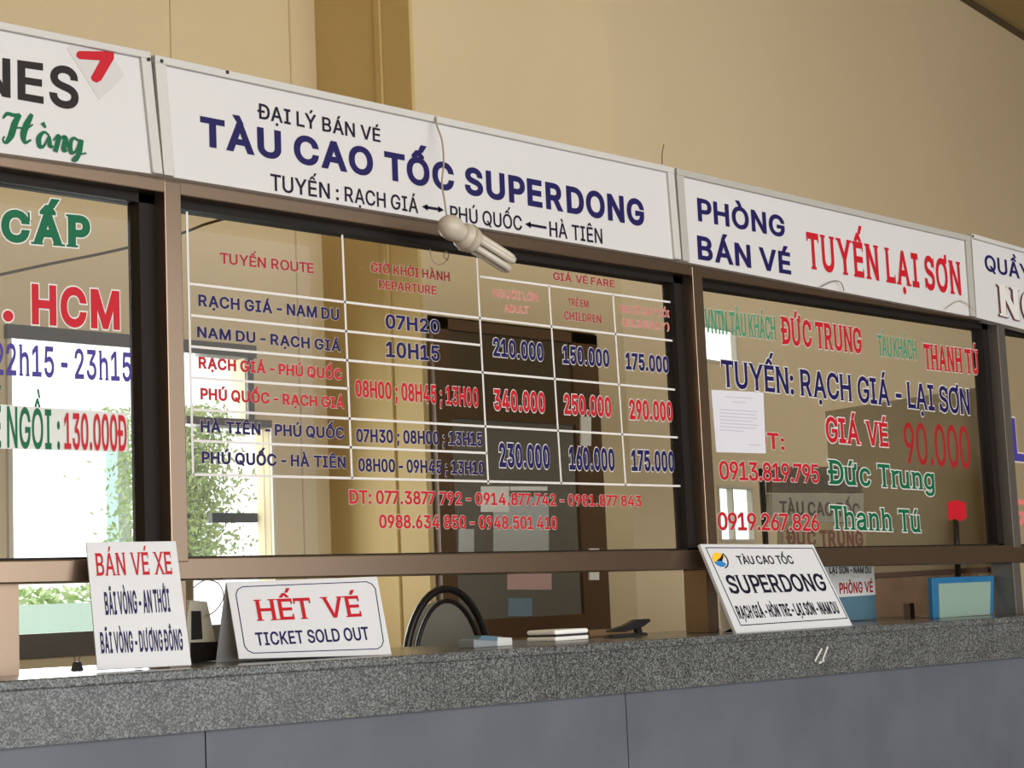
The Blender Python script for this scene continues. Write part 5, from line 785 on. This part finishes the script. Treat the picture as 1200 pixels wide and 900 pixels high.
# tape dispenser
def boxpx(mb, px0, px1, pytop, pybot, y, dpt, mi=0):
    a = on(px0, pybot, y); b = on(px1, pytop, y); mb.box((a[0], y, min(a[2], b[2])), (b[0], y + dpt, max(a[2], b[2])), mi); return mb
t = thing('tape_dispenser', 'small grey plastic tape dispenser on counter in front of the chair', 'dispenser', on(575, 762, -.1))
Y0 = -.12
a = on(556, 764, Y0); b = on(600, 748, Y0); z0 = zc(a[0])
MB().poly(yplane(Y0), [(a[0], z0), (b[0] - .03, z0), (b[0] - .035, z0 + .026), (a[0] + .05, z0 + .032), (a[0], z0 + .022)], -.06, 0).build('body', 'greyplastic', t, bevel=.003)
MB().poly(yplane(Y0 - .002), [(b[0] - .06, z0), (b[0], z0), (b[0], z0 + .022), (b[0] - .06, z0 + .026)], -.064, 0).build('side_block', 'palegrey', t, bevel=.003)
MB().poly(yplane(Y0 - .003), [(a[0] + .01, z0 + .022), (b[0] - .06, z0 + .016), (b[0] - .06, z0 + .027), (a[0] + .03, z0 + .033)], -.058, 0).build('roll_slot', 'greyblue', t)
# counting box and stapler
Y1 = .05
t = thing('card_reader', 'flat white device with black middle band lying on the counter', 'device', on(671, 748, Y1))
a = on(651, 750, Y1); b = on(690, 740, Y1); z0 = zc(a[0])
MB().box((a[0], Y1, z0), (b[0], Y1 + .12, z0 + .014)).build('base', 'white_plastic', t, bevel=.005); MB().box((a[0] + .002, Y1 - .003, z0 + .014), (b[0] - .002, Y1 + .12, z0 + .019)).build('band', 'dark', t)
MB().box((a[0], Y1, z0 + .019), (b[0], Y1 + .12, z0 + .034)).build('lid', 'white_plastic', t, bevel=.006)
t = thing('stapler', 'black stapler tilted up on the counter left of the dark post', 'stapler', on(740, 747, Y1))
sp_ = yplane(Y1 - .02); zz_ = zc(on(712, 747, Y1)[0]) + .0005; q2 = lambda px, dz: (sp_.uv(px, 740)[0], zz_ + dz)
MB().poly(sp_, [q2(716, 0), q2(760, 0), q2(758, .010), q2(720, .010)], -.035, 0).build('base', 'dark', t, bevel=.002)
MB().poly(sp_, [q2(717, .018), q2(735, .016), q2(756, .028), q2(765, .044), q2(764, .052), q2(749, .052), q2(736, .036), q2(718, .024)], -.03, -.004).build('arm', 'blacksteel', t, bevel=.003)
MB().poly(sp_, [q2(750, .008), q2(756, .008), q2(754, .036), q2(749, .034)], -.024, -.01).build('spring_post', 'blacksteel', t)
o = MB().box((on(676, 742, .3)[0], .24, zc(on(676, 742, .3)[0]) + .0005), (on(728, 742, .3)[0], .4, zc(on(676, 742, .3)[0]) + .02)).build('ledger_book', 'wood', bevel=.003); tag(o, 'thin brown ledger lying on the counter behind the stapler', 'book')
# cream desk box at left, seen between the two signs
Y2 = .12
t = thing('leaflet_box', 'cream slanted box with dark opening between BÁN VÉ XE and HẾT VÉ signs', 'box', on(240, 770, Y2))
bpz = yplane(Y2); pts = [bpz.uv(*p) for p in ((223, 779), (258, 777), (243, 705), (223, 703))]; zf = zc(pts[0][0] - .03) + .0005
pts[0] = (pts[0][0] - .03, zf); pts[1] = (pts[1][0], zf)
MB().poly(bpz, pts, -.1, 0).build('body', 'cream', t, bevel=.002)
MB().poly(bpz, [bpz.uv(*p) for p in ((224, 750), (237, 749), (235, 716), (224, 716))], 0, .002).build('opening', 'dark', t)
MB().poly(bpz, [bpz.uv(*p) for p in ((223, 776), (256, 774), (256, 752), (223, 753))], .0, .01).build('base_block', 'bronze_dark', t)
wire([(225, 690), (240, 680), (256, 684), (262, 700), (252, 716), (240, 722)], .1, .0016, 'wire', 'loose loop of thin wire hanging under the rail beside HẾT VÉ sign')
t = thing('binder_clip', 'small dark binder clip on counter left of BÁN VÉ XE sign', 'clip', on(93, 779, .05))
cp = yplane(.04); zq = zc(cp.uv(93, 779)[0]); u_, _ = cp.uv(93, 775)
MB().poly(cp, [(u_ - .012, zq), (u_ + .012, zq), (u_ + .004, zq + .02), (u_ - .004, zq + .02)], -.02, 0).build('body', 'dark', t)
for s in (-1, 1): MB().tube([(u_ + s * .004, .05, zq + .018), (u_ + s * .009, .05, zq + .034), (u_ + s * .002, .05, zq + .038)], .0012, 6).build('handle', 'alu', t)

# ------------------------------------------------------------------ glazed rear door
DY = YC - .03
dp = yplane(DY)
dr = thing('door_1', 'brown aluminium door with grey glass standing in the rear doorway', None, dp.w(*dp.uv(600, 725)), kind='structure')
r = lambda x0, y0, x1, y1, pl_=dp: [pl_.uv(x0, y1), pl_.uv(x1, y1), pl_.uv(x1, y0), pl_.uv(x0, y0)]
P_ = lambda px, py: dp.uv(px, py)
x_a, x_b, x_c, x_d = P_(512, 600)[0], P_(530, 600)[0], P_(676, 600)[0], P_(706, 600)[0]
z_top, z_h, z_g = P_(520, 374)[1], P_(560, 492)[1], P_(600, 724)[1]
mb = MB(); Rq = lambda a, b, c, d, c0=-.02, c1=.02: mb.poly(dp, [(a, c), (b, c), (b, d), (a, d)], c0, c1)
Rq(x_a, x_b, 0, z_top); Rq(x_c, x_d, 0, z_top); Rq(x_a, x_d, z_top - .05, z_top); Rq(x_b, x_c, z_h, z_h + .06); Rq(x_b, x_c, z_g - .09, z_g); Rq(x_b, x_c, 0, .12)
mb.build('door_frame', 'doorbrown', dr)
MB().poly(dp, [(x_b, z_h + .06), (x_c, z_h + .06), (x_c, z_top - .05), (x_b, z_top - .05)], -.012, 0).build('upper_panel', 'panel_brown', dr)
MB().poly(dp, [(x_b, z_g), (x_c, z_g), (x_c, z_h), (x_b, z_h)], -.006, 0).build('glass', 'door_reflect', dr)  # opaque grey pane, the glass's reflections put into its colour
MB().poly(dp, [(x_b, .12), (x_c, .12), (x_c, z_g - .09), (x_b, z_g - .09)], -.006, 0).build('lower_panel', 'wood', dr)
MB().poly(dp, r(686, 643, 697, 680), .02, .03).build('latch_plate', 'white_plastic', dr)
MB().poly(dp, r(676, 489, 688, 523), .02, .028).build('bright_sliver', 'white_plastic', dr)  # white plate standing in for a bright sliver of light
fl = lambda n, x0, y0, x1, y1, mk, lab, cat: flat(n, dp, [(x0, y1), (x1, y1), (x1, y0), (x0, y0)], mk, lab, cat, *((.0003, .0008) if n == 'reflection' else (.0014, .003)))  # flat panels standing in for reflections in the door glass
fl('paper_or_reflection', 563, 570, 596, 600, 'white_plastic', 'bright white square reflection high on the rear door glass', 'notice')
fl('paper_or_reflection', 597, 570, 641, 575, 'white_plastic', 'narrow white reflection beside the square one on rear door glass', 'notice')
fl('reflection', 578, 582, 643, 648, 'palegrey', 'pale grey reflection on rear door glass just above the rail', 'reflection')
fl('paper_or_reflection', 594, 672, 646, 691, 'palepink', 'pink and white reflection on rear door glass below the rail', 'notice')
fl('paper_or_reflection', 595, 701, 623, 722, 'lightblue', 'small blue reflection low on the rear door glass', 'notice')
fl('paper_or_reflection', 537, 620, 555, 648, 'palegrey', 'narrow pale reflection at left edge of rear door glass', 'notice')

# ------------------------------------------------------------------ behind the right window: divider, boards
DX = mull[3][0] + .03
d0 = atx(967, 482, DX); d1 = atx(1146, 454, DX)
mb = MB(); dv = thing('booth_divider', 'tan divider panel running back from the greyer post', 'partition', (DX, .06, 0), kind='thing')
dpl = Plane((DX, 0, 0), (0, -1, 0), (0, 0, 1)); zq = zc(DX - .05) + .001
MB().poly(dpl, [(-d0[1], 0), (-.43, 0), (-.43, zq), (-.06, zq), (-.06, d1[2]), (-d0[1], d0[2])], -.03, 0).build('panel', 'divider', dv)
e0 = atx(1035, 672, DX); e1 = atx(1168, 664, DX)
MB().hexa([(DX - .004, e0[1] + .6, e0[2] - .02), (DX - .004, .07, e1[2] - .02), (DX - .004, .07, e1[2]), (DX - .004, e0[1] + .6, e0[2])], [(DX - .016, e0[1] + .6, e0[2] - .02), (DX - .016, .07, e1[2] - .02), (DX - .016, .07, e1[2]), (DX - .016, e0[1] + .6, e0[2])]).build('wood_strip', 'brownwood', dv)
MB().hexa([(DX - .002, e0[1] + .6, zq), (DX - .002, .13, zq), (DX - .002, .13, e1[2] - .022), (DX - .002, e0[1] + .6, e0[2] - .022)], [(DX - .008, e0[1] + .6, zq), (DX - .008, .13, zq), (DX - .008, .13, e1[2] - .022), (DX - .008, e0[1] + .6, e0[2] - .022)]).build('lower_panel', 'wood', dv)
o = MB().tube([atx(1120, 608, DX - .03), atx(1123, 680, DX - .03)], .012, 8).build('conduit', 'dark', smooth=True); tag(o, 'short dark vertical conduit below the red sticker', 'pipe')
bpl = yplane(.03)
t = thing('framed_board', 'grey green board in blue frame standing on the counter at right', 'board', bpl.w(*bpl.uv(1130, 720)))
zf = zc(bpl.uv(1094, 720)[0]) + .0005; o4 = [bpl.uv(*p) for p in ((1094, 722), (1164, 720), (1165, 674.5), (1092, 677))]; o4[0] = (o4[0][0], zf); o4[1] = (o4[1][0], zf)
i4 = [bpl.uv(*p) for p in ((1100, 722), (1159, 720), (1160, 681.5), (1099, 684))]; i4[0] = (i4[0][0], zf); i4[1] = (i4[1][0], zf)
MB().poly(bpl, o4, -.02, 0).build('frame', 'blue', t, bevel=.002); MB().poly(bpl, i4, 0, .004).build('face', 'teal', t)
o = MB().box((on(1067, 720, .25)[0], .25, zc(6.3)), (on(1072, 720, .25)[0], .28, on(1068, 707, .25)[2])).build('pen_block', 'brownwood'); tag(o, 'tiny dark brown block standing left of the blue framed board', 'block')
ip = yplane(.3)
t = thing('floor_sign', 'white sign with black and red lettering behind the leaning SUPERDONG sign', 'sign', ip.w(*ip.uv(1000, 720)))
MB().poly(ip, [ip.uv(*p) for p in ((955, 702), (1026, 697), (1024, 664), (950, 664))], -.01, 0).build('panel', 'palegrey', t)
text('LẠI SƠN - NAM DU', ip, (972, 663.5, 672), (1021, 664, 672), 'ink', t, bold=.03); text('PHÒNG VÉ', ip, (984, 683, 696), (1023, 681, 694), 'darkred', t, bold=.03)
zf = zc(ip.uv(958, 725)[0]) + .0005; o4 = [ip.uv(*p) for p in ((958, 726), (1028, 724), (1026, 697), (955, 702))]; o4[0] = (o4[0][0], zf); o4[1] = (o4[1][0], zf)
MB().poly(ip, o4, -.06, 0).build('base', 'greyblue', t, bevel=.004)
# reflected signs low in the right window, built as standing boards
jp = yplane(.52)
t = thing('reflected_signs', 'grey sign reflection with dark top strip in right window, built as boards', 'mirror_image', jp.w(*jp.uv(950, 640)))
jr = lambda x0, y0, x1, y1: [jp.uv(x0, y1), jp.uv(x1, y1), jp.uv(x1, y0), jp.uv(x0, y0)]
MB().poly(jp, jr(905, 547, 1010, 577), -.03, 0).build('dark_strip', 'reflectbrown', t); MB().poly(jp, jr(905, 578, 1012, 612), -.03, 0).build('upper_board', 'reflectgrey', t)
MB().poly(jp, jr(918, 613, 1015, 642), -.03, 0).build('lower_board', 'divider', t)
text('ĐẠI LÝ BÁN VÉ', jp, (912, 557, 573), (1006, 559, 575), 'reflectink', t, bold=.04); text('TÀU CAO TỐC', jp, (914, 587, 603), (1008, 590, 606), 'reflectink', t, bold=.03); text('ĐỨC TRUNG', jp, (922, 620, 640), (1012, 622, 641), 'reflectred', t, bold=.05)
for px in (906, 1009):
    q_ = jp.uv(px, 600); MB().tube([jp.w(q_[0], 0, -.045), jp.w(q_[0], jp.uv(px, 548)[1], -.045)], .012, 8).build('leg', 'bronze_dark', t)
